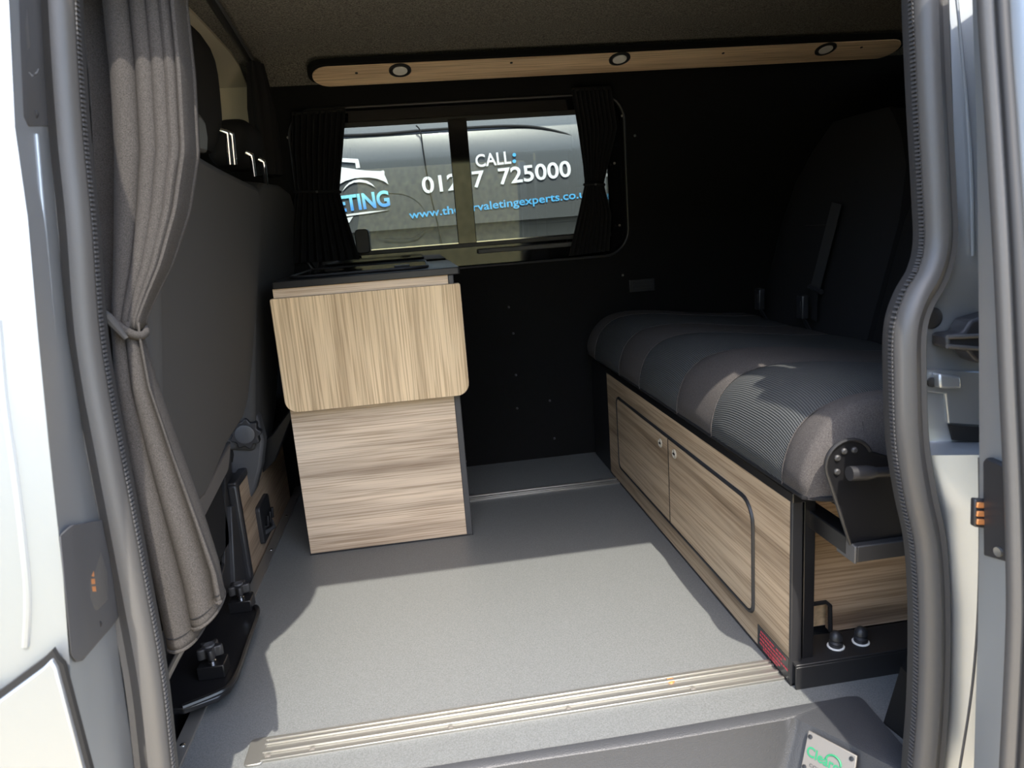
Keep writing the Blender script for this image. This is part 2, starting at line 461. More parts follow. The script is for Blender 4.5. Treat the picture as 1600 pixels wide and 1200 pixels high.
# B-pillar body jamb (left) lofted from measured edges; each column has its own depth
def jamb_rows(cols, rows):
    out = []
    for py, xs in rows:
        out.append([PT(px, py, y) for px, y in zip(xs, cols)])
    return out
rows_l = [(-230, (-700, -330, 2, 5, 32, 50)), (0, (-700, -330, 10, 14, 44, 62)), (200, (-700, -330, 20, 25, 56, 76)), (340, (-700, -330, 40, 46, 68, 90)), (520, (-700, -330, 56, 64, 86, 108)),
        (700, (-700, -330, 74, 84, 110, 136)), (900, (-700, -330, 96, 108, 145, 176)), (1060, (-700, -330, 108, 122, 168, 196)), (1200, (-700, -330, 122, 136, 182, 216)), (1500, (-700, -330, 150, 164, 206, 250))]
b = MB().grid(jamb_rows([0.70, 0.67, 0.675, 0.70, 0.78, 0.850], rows_l))
pillar_l = struct(b.build('wall_front', 'silver_paint', solid=0.006), 'silver van body and door jamb left of the opening')
# beads pressed in the jamb
MB().tube(smooth_path([PT(x, y, 0.765) for x, y in [(57, 210), (68, 340), (84, 520), (104, 700), (112, 780)]], 4), 0.0022, 8).build('pressed_bead', 'silver_paint', pillar_l)
MB().tube(smooth_path([PT(x, y, 0.672) for x, y in [(-4, 500), (6, 620), (20, 720), (34, 830), (43, 930), (40, 1010)]], 4), 0.0035, 8).build('pressed_bead', 'silver_paint', pillar_l)
# sill panel with its shut line
sp = [PT(x, y, 0.660) for x, y in [(-200, 1150), (0, 1092), (70, 1040), (84, 1026), (92, 1040), (150, 1260), (-200, 1300)]]
MB().prism([p + Vector((0.0, 0.0, 0.007)) for p in sp[:5]] + [sp[4] + Vector((0.004, 0, 0.0)), sp[5] + Vector((0.004, 0, 0)), sp[6]], (0, 0.006, 0)).build('shut_line', 'gap_black', pillar_l)
MB().prism([p + Vector((0, -0.006, 0)) for p in sp], (0, 0.010, 0)).build('sill_panel', 'silver_paint', pillar_l, bevel=0.002)
def jamb_pt(px, py, off=0.0):
    cols_ = [0.70, 0.67, 0.675, 0.70, 0.78, 0.850]
    ys_ = [r[0] for r in rows_l]
    xs_ = [float(np.interp(py, ys_, [r[1][c] for r in rows_l])) for c in range(6)]
    return PT(px, py, float(np.interp(px, xs_, cols_)) - off)
# top latch housing
def jp(P, off): return [jamb_pt(x, y, off) for x, y in P]
lh = MB().prism(jp([(22, -90), (24, 60), (30, 180), (37, 196), (72, 196), (66, 60), (58, -90)], 0.006), (0.0, 0.012, 0)).build('latch_housing', 'grey_plastic', pillar_l, bevel=0.002)
MB().prism(jp([(28, 12), (36, 6), (41, 70), (33, 84)], 0.010), (0, 0.008, 0)).build('guide_block', 'rubber', lh, bevel=0.002)
MB().prism(jp([(42, 20), (56, 26), (57, 60), (48, 90), (44, 70)], 0.008), (0, 0.006, 0)).build('guide_block', 'black_plastic', lh, bevel=0.002)
MB().tube(jp([(41, 112), (47, 117), (54, 115), (57, 108)], 0.010), 0.0022, 8).build('striker_loop', 'chrome', lh)
MB().lathe(jamb_pt(53, 178, 0.007), (0, -1, 0), [(0.005, 0), (0.005, 0.002), (0.002, 0.003)], 12).build('screw', 'black_plastic', lh)
# contact plate
cp_poly = [(92, 836), (98, 832), (147, 822), (152, 850), (160, 885), (172, 905), (176, 978), (128, 1034), (118, 1036), (110, 1024)]
cpl = MB().prism(jp(cp_poly, 0.014), (0.0, 0.022, 0)).build('contact_plate', 'grey_plastic', pillar_l, bevel=0.002)
hb = [(130, 872), (143, 860), (152, 868), (162, 900), (164, 944), (150, 956), (136, 940)]
ch = MB().prism(jp(hb, 0.020), (0, 0.010, 0)).build('contact_socket', 'rubber', cpl, bevel=0.002)
oc = [(133, 893), (138, 888), (144, 890), (147, 900), (150, 930), (147, 938), (141, 936), (136, 918)]
MB().prism(jp(oc, 0.0215), (0, 0.003, 0)).build('socket_recess', 'gap_black', ch)
for (x, y) in [(142, 898), (143.5, 910), (145, 922)]:
    MB().prism(jp([(x + a, y + c) for a, c in [(-3, -4), (3, -4.5), (4, 4), (-2, 4.5)]], 0.0235), (0, 0.003, 0)).build('contact', 'copper', ch, bevel=0.0006)
for (x, y) in [(131, 856), (153, 975)]:
    MB().lathe(jamb_pt(x, y, 0.014), (0, -1, 0), [(0.0045, 0), (0.0045, 0.0015), (0.002, 0.0022)], 12).build('screw', 'black_plastic', cpl)

# C-pillar body jamb (right)
rows = [(-230, (1462, 1480, 1530, 1700)), (0, (1470, 1484, 1535, 1700)), (300, (1476, 1494, 1540, 1700)), (420, (1468, 1486, 1540, 1700)), (470, (1430, 1448, 1540, 1700)), (560, (1425, 1442, 1540, 1700)),
        (660, (1428, 1446, 1540, 1700)), (690, (1430, 1449, 1540, 1700)), (712, (1434, 1454, 1540, 1700)), (800, (1450, 1470, 1540, 1700)), (950, (1462, 1480, 1540, 1700)), (1100, (1462, 1480, 1540, 1700)), (1250, (1450, 1470, 1540, 1700)), (1500, (1430, 1450, 1540, 1700))]
U_, M_, D_ = (0.835, 0.822, 0.806, 0.806), (0.835, 0.826, 0.822, 0.822), (0.835, 0.812, 0.775, 0.775)
dep = {-230: U_, 0: U_, 300: U_, 420: U_, 470: M_, 560: M_, 660: M_, 690: M_}
rw = []
for py, xs in rows:
    ds = dep.get(py, D_)
    rw.append([PT(px, py, d) for px, d in zip(xs, ds)])
pillar_r = struct(MB().grid(rw).build('trim_3', 'silver_paint', solid=0.005), 'silver door jamb right of the opening')
MB().lathe(PT(1455, 497, 0.823), (0, -1, 0), [(0.014, 0), (0.014, 0.003), (0.011, 0.005), (0.004, 0.0055)], 20).build('grommet', 'rubber_dark', pillar_r)
br = [PT(x, y, 0.817) for x, y in [(1440, 580), (1446, 576), (1560, 582), (1560, 668), (1482, 662), (1478, 616), (1443, 612)]]
bk = MB().prism(br, (0, 0.006, 0)).build('guide_bracket', 'silver_paint', pillar_r, bevel=0.002)
MB().prism([PT(x, y, 0.803) for x, y in [(1468, 584), (1502, 588), (1503, 608), (1469, 607)]], (0, 0.015, 0)).build('bracket_boss', 'silver_paint', bk, bevel=0.003)
MB().lathe(PT(1455, 597, 0.817), (0, -1, 0), [(0.0065, 0), (0.0065, 0.003), (0.003, 0.004)], 14).build('screw', 'rubber_dark', bk)
MB().prism([PT(x, y, 0.815) for x, y in [(1484, 664), (1560, 670), (1560, 694), (1490, 688)]], (0, 0.004, 0)).build('slot', 'gap_black', pillar_r)
ro = MB().prism([PT(x, y, 0.790) for x, y in [(1480, 524), (1506, 520), (1518, 500), (1560, 488), (1560, 574), (1526, 566), (1512, 548), (1481, 545)]], (0, 0.03, 0)).build('roller_arm', 'black_plastic', pillar_r, bevel=0.004)
MB().tube([PT(1480, 527, 0.788), PT(1548, 524, 0.788)], 0.003, 8).build('roller_pin', 'rubber', ro)
MB().tube([PT(1480, 541, 0.788), PT(1548, 546, 0.788)], 0.003, 8).build('roller_pin', 'rubber', ro)
MB().tube(smooth_path([PT(x, y, 0.775) for x, y in [(1530, 715), (1531, 850), (1527, 980), (1517, 1090), (1498, 1210)]], 4), 0.0016, 8).build('seam', 'rubber', pillar_r)
MB().tube(smooth_path([PT(x, y, 0.807) for x, y in [(1492, -30), (1503, 80), (1512, 180), (1518, 290), (1520, 400)]], 4), 0.0018, 8).build('pressed_bead', 'silver_paint', pillar_r)
# header over the opening and sill below
struct(MB().prism([(-1.0, 0.865, 1.19), (-1.0, 0.925, 1.19), (-1.0, 0.945, 1.30), (-1.0, 0.88, 1.30)], (2.6, 0, 0)).build('trim_4', 'silver_paint', bevel=0.01), 'silver roof rail above the door opening')
struct(MB().box((-0.9, 0.70, -0.34), (1.6, 0.775, -0.20)).build('trim_5', 'silver_paint', bevel=0.01), 'silver sill below the step')
# body side behind the right jamb and behind the left one
struct(MB().box((0.74, 0.845, -0.30), (1.95, 0.865, 1.20)).build('trim_6', 'carpet_black', smooth=False), 'black inner side panel behind the right jamb')
struct(MB().box((-2.0, 0.80, -0.30), (-0.55, 0.84, 0.62)).build('trim_7', 'carpet_black', smooth=False), 'dark cab door inner side')

# sliding door pushed open along the right of the van
DX = 0.602
dpoly = [(0.712, 0.0), (0.700, 0.006)]
edge = [(-240, 1516), (0, 1524), (200, 1531), (500, 1534), (800, 1535), (1000, 1532), (1200, 1526), (1450, 1512)]
rows_d = []
for py, px in edge:
    a = PT(px, py, 0.700)
    yy = a.y - 0.712; rows_d.append([Vector((a.x + dx_, yy + dy_, a.z)) for dx_, dy_ in ((0.9, 0.716), (0, 0.714), (-0.001, 0.705), (0, 0.662), (0.004, 0.652), (0.012, 0.648), (0.9, 0.640))])
door = struct(MB().grid(rows_d).build('door_1', 'silver_paint', solid=0.003), 'silver sliding door pushed open at the right')
pts = []
for py, px in [(-200, 1540), (0, 1546), (200, 1559), (400, 1571), (600, 1580), (750, 1587), (900, 1591), (1000, 1590), (1200, 1580), (1420, 1566)]:
    e = interp(edge, py)[0]; xx = PT(e, py, 0.700).x
    pts.append(PX(px, py, xx - 0.006))
MB().tube(smooth_path(pts, 5), 0.0115, 12).build('door_edge_seal', 'rubber', door)
MB().tube([p + Vector((0.0, -0.016, 0)) for p in smooth_path(pts, 5)], 0.006, 10).build('seal_lip', 'rubber_dark', door)
xx = PT(1535, 800, 0.700).x
cpd = MB().prism([PX(x, y, xx - 0.008) for x, y in [(1535, 722), (1540, 715), (1568, 728), (1578, 880), (1536, 868)]], (0.010, 0, 0)).build('contact_carrier', 'black_plastic', door, bevel=0.002)
blk = MB().prism([PT(x, y, 0.690) for x, y in [(1524, 780), (1560, 783), (1560, 829), (1523, 824)]], (0.0, 0.008, 0)).build('contact_block', 'black_plastic', cpd, bevel=0.002)
for y in (790, 803.5, 816):
    MB().prism([PT(x, yy, 0.688) for x, yy in [(1528, y - 4.5), (1541, y - 4), (1541, y + 4.5), (1527, y + 4)]], (0, 0.004, 0)).build('contact', 'copper', cpd, bevel=0.0008)
MB().lathe(PX(1561, 862, xx - 0.008), (-1, 0, 0), [(0.0055, 0), (0.0055, 0.0025), (0.002, 0.0015)], 12).build('screw', 'aluminium', cpd)

# ground, fence behind the photographer
struct(MB().box((-9, -7, -0.62), (9, 9, -0.57)).build('ground', 'paving', smooth=False), 'block paved ground round the van')
fence = thing('garden_fence', 'weathered wooden board fence mirrored in the van window', 'fence', (0, -3.2, -0.57))
for k in range(42):
    x = -4.6 + k * 0.15
    MB().box((x, -3.22 + 0.012 * (k % 2), -0.57), (x + 0.155, -3.208 + 0.012 * (k % 2), 2.1 + 0.02 * math.sin(k * 2.7))).build('board', 'fence_wood', fence, smooth=False)
for z in (-0.2, 0.75, 1.7):
    MB().box((-4.6, -3.27, z), (1.70, -3.222, z + 0.08)).build('fence_rail', 'fence_wood', fence, smooth=False)

# ================================================================== LARGE FURNITURE
# ---- kitchen cabinet
CY = 1.80; CX0, CX1 = -0.350, 0.080; CT = 0.688; FY = CY - 0.040; WTZ = PY(426, 452, FY).z; WTH = 0.017
cab = thing('kitchen_cabinet', 'pale wood grain camper kitchen cabinet with drop flap below the window', 'cabinet', (-0.135, CY, 0))
MB().box((CX0, CY, 0.004), (CX1 - 0.016, CY + 0.016, 0.672)).build('front_panel', 'wood_across', cab, smooth=False, bevel=0.0008)
MB().box((CX1 - 0.016, CY - 0.001, 0.002), (CX1, CY + 0.016, WTZ - 0.001)).build('corner_trim', 'grey_plastic', cab, bevel=0.002)
MB().box((CX1 - 0.016, CY + 0.016, 0.002), (CX1, 2.30, WTZ - 0.001)).build('side_panel', 'satin_black', cab, bevel=0.001)
MB().box((CX0, CY + 0.016, 0.002), (CX0 + 0.016, 2.30, WTZ - 0.001)).build('side_panel', 'satin_black', cab, bevel=0.001)
MB().box((CX0 + 0.016, CY + 0.02, 0.002), (CX1 - 0.016, 2.30, 0.012)).build('base_board', 'satin_black', cab)
MB().box((CX0 - 0.002, CY - 0.001, 0.0), (CX1 + 0.001, CY + 0.014, 0.004)).build('foot_trim', 'black_plastic', cab)
FY = CY - 0.040
tr0 = PY(427, 462, FY + 0.006); tr1 = PY(700, 437, FY + 0.006)
rail_z0 = 0.660
MB().box((tr0.x, FY + 0.004, 0.664), (tr1.x, CY, WTZ - 0.0005)).build('top_rail', 'wood_across', cab, bevel=0.001)
MB().box((tr1.x, FY + 0.004, 0.660), (tr1.x + 0.014, CY, WTZ - 0.0005)).build('corner_trim', 'grey_plastic', cab, bevel=0.002)
a = PY(422, 468, FY); c = PY(730, 600, FY); d = PY(718, 443, FY); e = PY(455, 645, FY)
fx0 = a.x; fx1 = d.x; fz1 = (a.z + d.z) / 2; fz0 = (e.z + PY(720, 617, FY).z) / 2
fp = rrect(fx0, fx1, fz0, fz1, [0.030, 0.030, 0.004, 0.004], 7)
flap = MB().prism([(x, FY - 0.002, z) for x, z in fp], (0, 0.016, 0)).build('flap', 'wood_up', cab, smooth=False)
fp2 = rrect(fx0 - 0.0012, fx1 + 0.0012, fz0 - 0.0012, fz1 + 0.0012, [0.031, 0.031, 0.005, 0.005], 7)
MB().prism([(x, FY - 0.0005, z) for x, z in fp2], (0, 0.0125, 0)).build('edge_band', 'wood_dark', flap, smooth=False)
for x in (fx0 + 0.10, fx1 - 0.10):
    MB().box((x - 0.03, FY + 0.014, fz1 - 0.03), (x + 0.03, CY + 0.0, fz1 - 0.002)).build('hinge', 'satin_black', cab)
MB().lathe((CX1, 1.95, 0.16), (1, 0, 0), [(0.006, 0), (0.006, 0.004), (0.003, 0.007)], 12).build('stud', 'aluminium', cab)
# worktop
wx0 = PY(425, 448, FY - 0.004).x; wx1 = PY(719, 430, FY - 0.004).x
wtop = MB().prism([(x, y, WTZ) for x, y in rrect(wx0, wx1, FY - 0.006, 2.31, [0.004, 0.006, 0.002, 0.002], 3)], (0, 0, WTH)).build('worktop', 'satin_black', bevel=0.002)
tag(wtop, 'dark slim worktop capping the wood kitchen cabinet', 'worktop')
# hob with glass lid
hob = thing('gas_hob', 'black gas hob with glass lid let into the dark worktop', 'hob', (-0.13, 2.03, WTZ + WTH))
HZ = WTZ + WTH
hp = rrect(wx0 + 0.03, wx1 - 0.075, 1.80, 2.25, 0.05, 6)
MB().prism([(x, y, HZ) for x, y in hp], (0, 0, 0.006)).build('glass_lid', 'glass_black', hob, bevel=0.002)
MB().tube([(x, y, HZ + 0.005) for x, y in hp], 0.0035, 8, closed=True).build('lid_seal', 'black_plastic', hob)
MB().box((wx1 - 0.16, 1.86, HZ + 0.006), (wx1 - 0.12, 1.90, HZ + 0.011)).build('lid_handle', 'black_plastic', hob, bevel=0.002)

# ---- rear bench seat
BX = 0.564; BY0, BY1 = 1.012, 2.150
bench = thing('rear_bench_seat', 'grey cloth rear bench seat on a wood panelled base', 'bench', (0.75, 1.58, 0))
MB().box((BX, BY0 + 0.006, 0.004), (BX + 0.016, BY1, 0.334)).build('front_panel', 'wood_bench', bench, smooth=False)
MB().box((BX - 0.0015, BY0, 0.0), (BX + 0.018, BY0 + 0.008, 0.340)).build('edge_trim', 'black_plastic', bench, bevel=0.002)
MB().box((BX - 0.0015, BY0, 0.0), (BX + 0.016, BY1, 0.004)).build('foot_trim', 'black_plastic', bench)
MB().box((BX - 0.002, BY0 - 0.002, 0.334), (BX + 0.06, BY1 + 0.18, 0.352)).build('top_rail', 'black_steel', bench, bevel=0.002)
MB().box((BX, BY1, 0.004), (BX + 0.016, BY1 + 0.20, 0.334)).build('end_filler', 'satin_black', bench)
# doors, flush in the panel with a black channel round the pair
dy0 = PX(1178, 870, BX).y; dy1 = PX(967, 680, BX).y; dym = PX(1047.5, 760, BX).y
dzb = 0.5 * (PX(1180, 953, BX).z + PX(972, 738, BX).z); dzt = 0.5 * (PX(966, 622, BX).z + PX(1165, 775, BX).z)
ro_ = rrect(dy0, dy1, dzb, dzt, [0.02, 0.02, 0.02, 0.045], 6)
ch_ = MB().tube([(BX - 0.0008, y, z) for y, z in ro_], 0.0042, 6, closed=True)
ch_.build('door_channel', 'black_plastic', bench)
for (y0, y1, near) in ((dy0 + 0.004, dym - 0.0018, True), (dym + 0.0018, dy1 - 0.004, False)):
    rr_ = [0.018, 0.001, 0.001, 0.042] if near else [0.001, 0.018, 0.018, 0.001]
    dp = rrect(y0, y1, dzb + 0.004, dzt - 0.004, rr_, 6)
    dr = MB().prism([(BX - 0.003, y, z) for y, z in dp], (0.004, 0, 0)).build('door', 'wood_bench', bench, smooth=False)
    hc = PX(1056, 709, BX) if near else PX(1034, 692, BX)
    rp_ = MB().lathe((BX - 0.003, hc.y, hc.z), (-1, 0, 0), [(0.0115, 0), (0.0115, 0.002), (0.0095, 0.003), (0.0085, 0.001), (0.003, 0.001)], 18).build('ring_pull', 'cream_trim', dr)
    MB().box((BX - 0.0062, hc.y - 0.0055, hc.z - 0.002), (BX - 0.0045, hc.y + 0.0055, hc.z + 0.002)).build('pull_tab', 'satin_black', rp_)
MB().box((BX - 0.0036, dym - 0.0017, dzb + 0.004), (BX, dym + 0.0017, dzt - 0.004)).build('door_gap', 'gap_black', bench)
# warning label, low on the near corner
lb = [PX(1185, 981, BX), PX(1228, 1022, BX), PX(1228, 1046, BX), PX(1186, 1012, BX)]
lb = [Vector((BX, 1.132, 0.048)), Vector((BX, 1.020, 0.048)), Vector((BX, 1.020, 0.006)), Vector((BX, 1.132, 0.006))]
wl = MB().prism([p + Vector((-0.0012, 0, 0)) for p in lb], (0.0010, 0, 0)).build('warning_label', 'label_black', bench, smooth=False)
for r_, (za, ya, yb_) in enumerate([(0.040, 1.120, 1.070), (0.040, 1.062, 1.028), (0.032, 1.122, 1.040), (0.024, 1.122, 1.075), (0.024, 1.070, 1.030), (0.016, 1.122, 1.046), (0.010, 1.110, 1.056)]):
    yy = ya
    while yy > yb_:
        wd = random.uniform(0.003, 0.009)
        MB().box((BX - 0.0018, yy - wd, za - 0.0017), (BX - 0.0011, yy, za + 0.0017)).build('print_mark', 'red_print', wl, smooth=False)
        yy -= wd + 0.0025
# steel frame at the near end
MB().box((0.586, BY0 + 0.004, 0.045), (0.606, BY0 + 0.024, 0.340)).build('upright', 'black_steel', bench, bevel=0.0015)
MB().prism([(x, 1.0, z) for x, z in [(0.566, 0.0), (1.05, 0.0), (1.05, 0.042), (0.566, 0.042)]], (0, 0.004, 0)).build('bottom_angle', 'satin_black', bench, bevel=0.001)
MB().box((0.566, 1.0, 0.042), (1.05, 1.075, 0.047)).build('bottom_angle', 'satin_black', bench, bevel=0.001)
bx0 = 0.606; NX = PY(1297, 980, 1.078).x
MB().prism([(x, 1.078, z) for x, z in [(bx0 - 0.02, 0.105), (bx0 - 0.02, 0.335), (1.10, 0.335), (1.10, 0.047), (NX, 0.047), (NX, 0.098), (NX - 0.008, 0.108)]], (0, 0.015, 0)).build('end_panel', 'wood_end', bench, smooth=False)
MB().tube([(0.612, 1.077, 0.108), (NX - 0.010, 1.077, 0.108), (NX - 0.002, 1.077, 0.100), (NX, 1.077, 0.049)], 0.004, 8).build('notch_trim', 'black_plastic', bench)
MB().box((0.595, 1.10, 0.047), (0.70, 1.115, 0.125)).build('inner_board', 'ply_edge', bench, smooth=False)
MB().tube([(0.613, 1.065, 0.046), (0.613, 1.065, 0.078)], 0.006, 10).build('floor_pin', 'black_steel', bench)
MB().lathe((0.613, 1.065, 0.074), (0, 0, 1), [(0.006, 0), (0.0105, 0.004), (0.0105, 0.011), (0.006, 0.016), (0.001, 0.017)], 14).build('pin_knob', 'black_plastic', bench)
for (px, py) in [(1306, 1006), (1345, 999)]:
    p = PZ(px, py, 0.052)
    bc = MB().lathe((p.x, p.y, 0.047), (0, 0, 1), [(0.0115, 0.0015), (0.0120, 0.009), (0.0085, 0.0120), (0.0110, 0.015), (0.0105, 0.022), (0.006, 0.028), (0.001, 0.030)], 18).build('bolt_cap', 'black_plastic', bench)
    MB().lathe((p.x, p.y, 0.047), (0, 0, 1), [(0.0145, 0), (0.0145, 0.0015), (0.010, 0.002)], 20).build('washer', 'white_plastic', bc)
# seat carriage beam, bracket, recliner lever
SY = 0.895
MB().box((0.595, SY + 0.02, 0.285), (0.625, 2.30, 0.315)).build('seat_beam', 'black_steel', bench, bevel=0.002)
bm_ = [PY(x, y, SY) for x, y in [(1305, 835), (1336, 862), (1440, 852), (1440, 828), (1336, 838)]]
MB().box((0.600, SY, 0.281), (1.02, SY + 0.045, 0.307)).build('seat_beam', 'rubber_dark', bench, bevel=0.002)
MB().prism([(0.5995, y, z) for y, z in [(SY - 0.001, 0.280), (SY + 0.046, 0.280), (SY + 0.046, 0.308), (SY - 0.001, 0.308)]], (-0.004, 0, 0)).build('beam_cap', 'rubber', bench, bevel=0.0015)
arc = []
ccx, ccz, cr = PY(1334, 722, SY).x, PY(1334, 728, SY).z, 0.036
for k in range(13):
    an = math.radians(195 - 170 * k / 12)
    arc.append((ccx + cr * math.cos(an), ccz + cr * math.sin(an)))
pb = [(PY(1336, 838, SY).x, 0.307)] + arc + [(0.745, 0.40), (0.80, 0.307)]
brk = MB().prism([(x, SY + 0.012, z) for x, z in pb], (0, 0.006, 0)).build('hinge_bracket', 'black_steel', bench, bevel=0.0015)
MB().tube([(x, SY + 0.011, z) for x, z in pb[:14]], 0.0028, 8).build('bracket_rim', 'satin_black', brk)
for an in (150, 112, 68, 210):
    MB().lathe((ccx + 0.021 * math.cos(math.radians(an)), SY + 0.012, ccz + 0.021 * math.sin(math.radians(an))), (0, -1, 0), [(0.0048, 0), (0.0048, 0.002), (0.003, 0.004)], 12).build('rivet', 'rubber_dark', brk)
lv0 = PY(1327, 740, SY - 0.012); lv1 = PY(1366, 738, SY - 0.012); lv2 = PY(1420, 736, SY - 0.004)
MB().tube([lv0, lv0.lerp(lv1, 0.7), lv1], [0.0105, 0.0105, 0.0085], 14).build('lever_grip', 'black_plastic', bench)
MB().tube([lv1, lv2], 0.0075, 12).build('lever_arm', 'black_plastic', bench)
# squab: a rolled profile swept along y in upholstered sections
def squab_profile(h, bul, n=26):
    """closed outline from back bottom, over the top, to the front bottom; (x, z)"""
    pts = [(1.12, 0.40), (1.12, 0.455 + h * 0.3), (1.00, 0.470 + h * 0.5), (0.88, 0.486 + h), (0.78, 0.500 + h), (0.70, 0.506 + h), (0.645, 0.503 + h), (0.605, 0.491 + h * 0.9), (0.577, 0.470 + h * 0.7),
           (0.560 - bul * 0.6, 0.445 + h * 0.3), (0.550 - bul, 0.418), (0.545 - bul, 0.395), (0.545, 0.376), (0.552, 0.366), (0.62, 0.363)]
    P = smooth_path([(x, 0, z) for x, z in pts], 3)
    return [(p.x, p.z) for p in P]
secs = []   # (y0, y1, material, crown height)
def yat(px, py): return PX(px, py, 0.55).y
S = [2.335] + [PX(x, 545 + (x - 920) * 0.704, 0.547).y for x in (931, 969, 1001, 1060, 1114, 1225)] + [0.925]
kinds = [('bolster', 'bolster_cloth', 0.003), ('ribbed_panel', 'ribbed_cloth', 0.006), ('bolster', 'bolster_cloth', 0.006), ('ribbed_panel', 'ribbed_cloth', 0.008), ('bolster', 'bolster_cloth', 0.012), ('ribbed_panel', 'ribbed_cloth', 0.016), ('bolster', 'bolster_cloth', 0.014)]
squab = MB().box((0.60, 0.945, 0.345), (1.10, 2.32, 0.40)).build('squab', 'seat_dark', bench, bevel=0.01)
for k, (nm, mt, hh) in enumerate(kinds):
    ya, yb_ = S[k], S[k + 1]; N = 14; rws = []; uvs = []
    for i in range(N + 1):
        t = i / N; y = ya + (yb_ - ya) * t
        edge_ = min(t, 1 - t) * 2
        puff = (1 - (1 - edge_) ** 3)
        h = hh * puff - 0.004; bul = 0.005 * puff
        endr = 0.0
        if k == len(kinds) - 1 and t > 0.62: endr = ((t - 0.62) / 0.38) ** 2.6
        if k == 0 and t < 0.3: endr = ((0.3 - t) / 0.3) ** 2.6
        pr = squab_profile(h, bul)
        row = []; L = 0.0; pv = None
        for (x, z) in pr:
            xx_ = x + (0.045 * endr if x < 0.62 else 0.0); zz_ = 0.385 + (z - 0.385) * (1 - 0.55 * endr) if z > 0.385 else z
            row.append((xx_, y, zz_))
            if pv is not None: L += math.hypot(x - pv[0], z - pv[1])
            pv = (x, z); uvs.append((y, L))
        rws.append(row)
    g = MB().grid(rws)
    if k in (0, len(kinds) - 1):
        n_ = len(rws[0]); base = 0 if k == 0 else N * n_
        g.f.append(tuple(base + j for j in range(n_)))
    g.build(nm, mt, squab, uv=uvs)
# piped hem along the foot of the squab and stitched seams
MB().tube([(0.549, 2.33, 0.370), (0.547, 1.6, 0.370), (0.547, 0.95, 0.370), (0.570, 0.930, 0.372), (0.62, 0.924, 0.374)], 0.0042, 8).build('hem_piping', 'seat_dark', squab)
for y in S[1:-1]:
    pr = squab_profile(-0.003, 0.0)
    MB().tube([(x - 0.001, y, z + 0.0005) for x, z in pr[2:-4]], 0.0010, 6).build('seam', 'bolster_cloth', squab)
# two backrests, leaning back
def backrest(y0, y1):
    rws = []
    zs = [0.40, 0.47, 0.60, 0.75, 0.88, 0.96, 1.01, 1.035]
    for z in zs:
        t = (z - 0.40) / 0.635
        inset = 0.0 if z < 0.75 else 0.16 * ((z - 0.75) / 0.285) ** 2.2
        x = 1.055 + 0.165 * t
        row = []
        n = 16
        for i in range(n + 1):
            u = i / n; y = (y0 + inset) + (y1 - y0 - 2 * inset) * u
            bulge = 0.035 * (1 - abs(2 * u - 1) ** 4) * (1 - 0.85 * max(0, (t - 0.8) / 0.2))
            row.append((x - bulge + 0.03, y, z))
        for i in range(n + 1):
            u = 1 - i / n; y = (y0 + inset) + (y1 - y0 - 2 * inset) * u
            row.append((x + 0.11, y, z - 0.01))
        row.append(row[0])
        rws.append(row)
    g = MB().grid(rws); n_ = len(rws[0])
    g.f.append(tuple((len(rws) - 1) * n_ + j for j in range(n_ - 1)))
    br_ = g.build('backrest', 'seat_dark', bench)
    MB().tube([(1.066 + 0.165 * 0.5, y0 + 0.10, 0.745), (1.055 + 0.165 * 0.5, (y0 + y1) / 2, 0.745), (1.066 + 0.165 * 0.5, y1 - 0.10, 0.745)], 0.003, 6).build('seam', 'gap_black', br_)
backrest(1.63, 2.20); backrest(0.94, 1.61)
# belts and buckles
bl = thing('seat_belt', 'grey seat belt strap hanging across the rear backrest', 'seat belt', (1.06, 1.75, 0.52))
xb_ = lambda z: 1.055 + 0.165 * (z - 0.40) / 0.635 - 0.022
def on_back(px, py, off=0.0):
    # meet the leaning backrest plane
    k = 0.165 / 0.635
    return PN(px, py, (1, 0, -k), 1.055 - 0.40 * k - 0.014 - off)
sa, sb2 = on_back(1308, 318, 0.012), on_back(1274, 452, 0.014)
dv = Vector((0, 0.022, 0.004))
MB().prism([sa - dv, sa + dv, sb2 + dv, sb2 - dv], (-0.002, 0, 0)).build('strap', 'belt', bl, smooth=False)
MB().tube([sb2 - dv * 1.4, sb2 + dv * 1.4], 0.007, 8).build('tongue', 'black_plastic', bl)
tl = on_back(1272, 500, 0.012)
MB().prism([sb2 - dv * 0.6, sb2 + dv * 0.6, tl + dv * 0.6, tl - dv * 0.6], (-0.002, 0, 0)).build('lower_strap', 'fabric_black', bl, smooth=False)
for (px, py, lab) in [(1254, 478, 'black belt buckle with pale print beside the hanging belt strap'), (1187, 466, 'black belt buckle with pale print at the far edge of the backrest')]:
    p = on_back(px, py, 0.045)
    bu = thing('belt_buckle', lab, 'buckle', (p.x, p.y, p.z - 0.03), 'rear belt buckles')
    MB().box((p.x - 0.010, p.y - 0.016, p.z - 0.035), (p.x + 0.010, p.y + 0.016, p.z + 0.030)).build('body', 'black_plastic', bu, bevel=0.004)
    MB().box((p.x - 0.012, p.y - 0.010, p.z - 0.014), (p.x - 0.0095, p.y - 0.006, p.z + 0.014)).build('print', 'belt', bu)
    MB().prism([(p.x - 0.002, p.y - 0.010, p.z - 0.03), (p.x - 0.002, p.y + 0.010, p.z - 0.03), (p.x + 0.02, p.y + 0.010, 0.47), (p.x + 0.02, p.y - 0.010, 0.47)], (0.003, 0, 0)).build('stalk', 'black_plastic', bu)
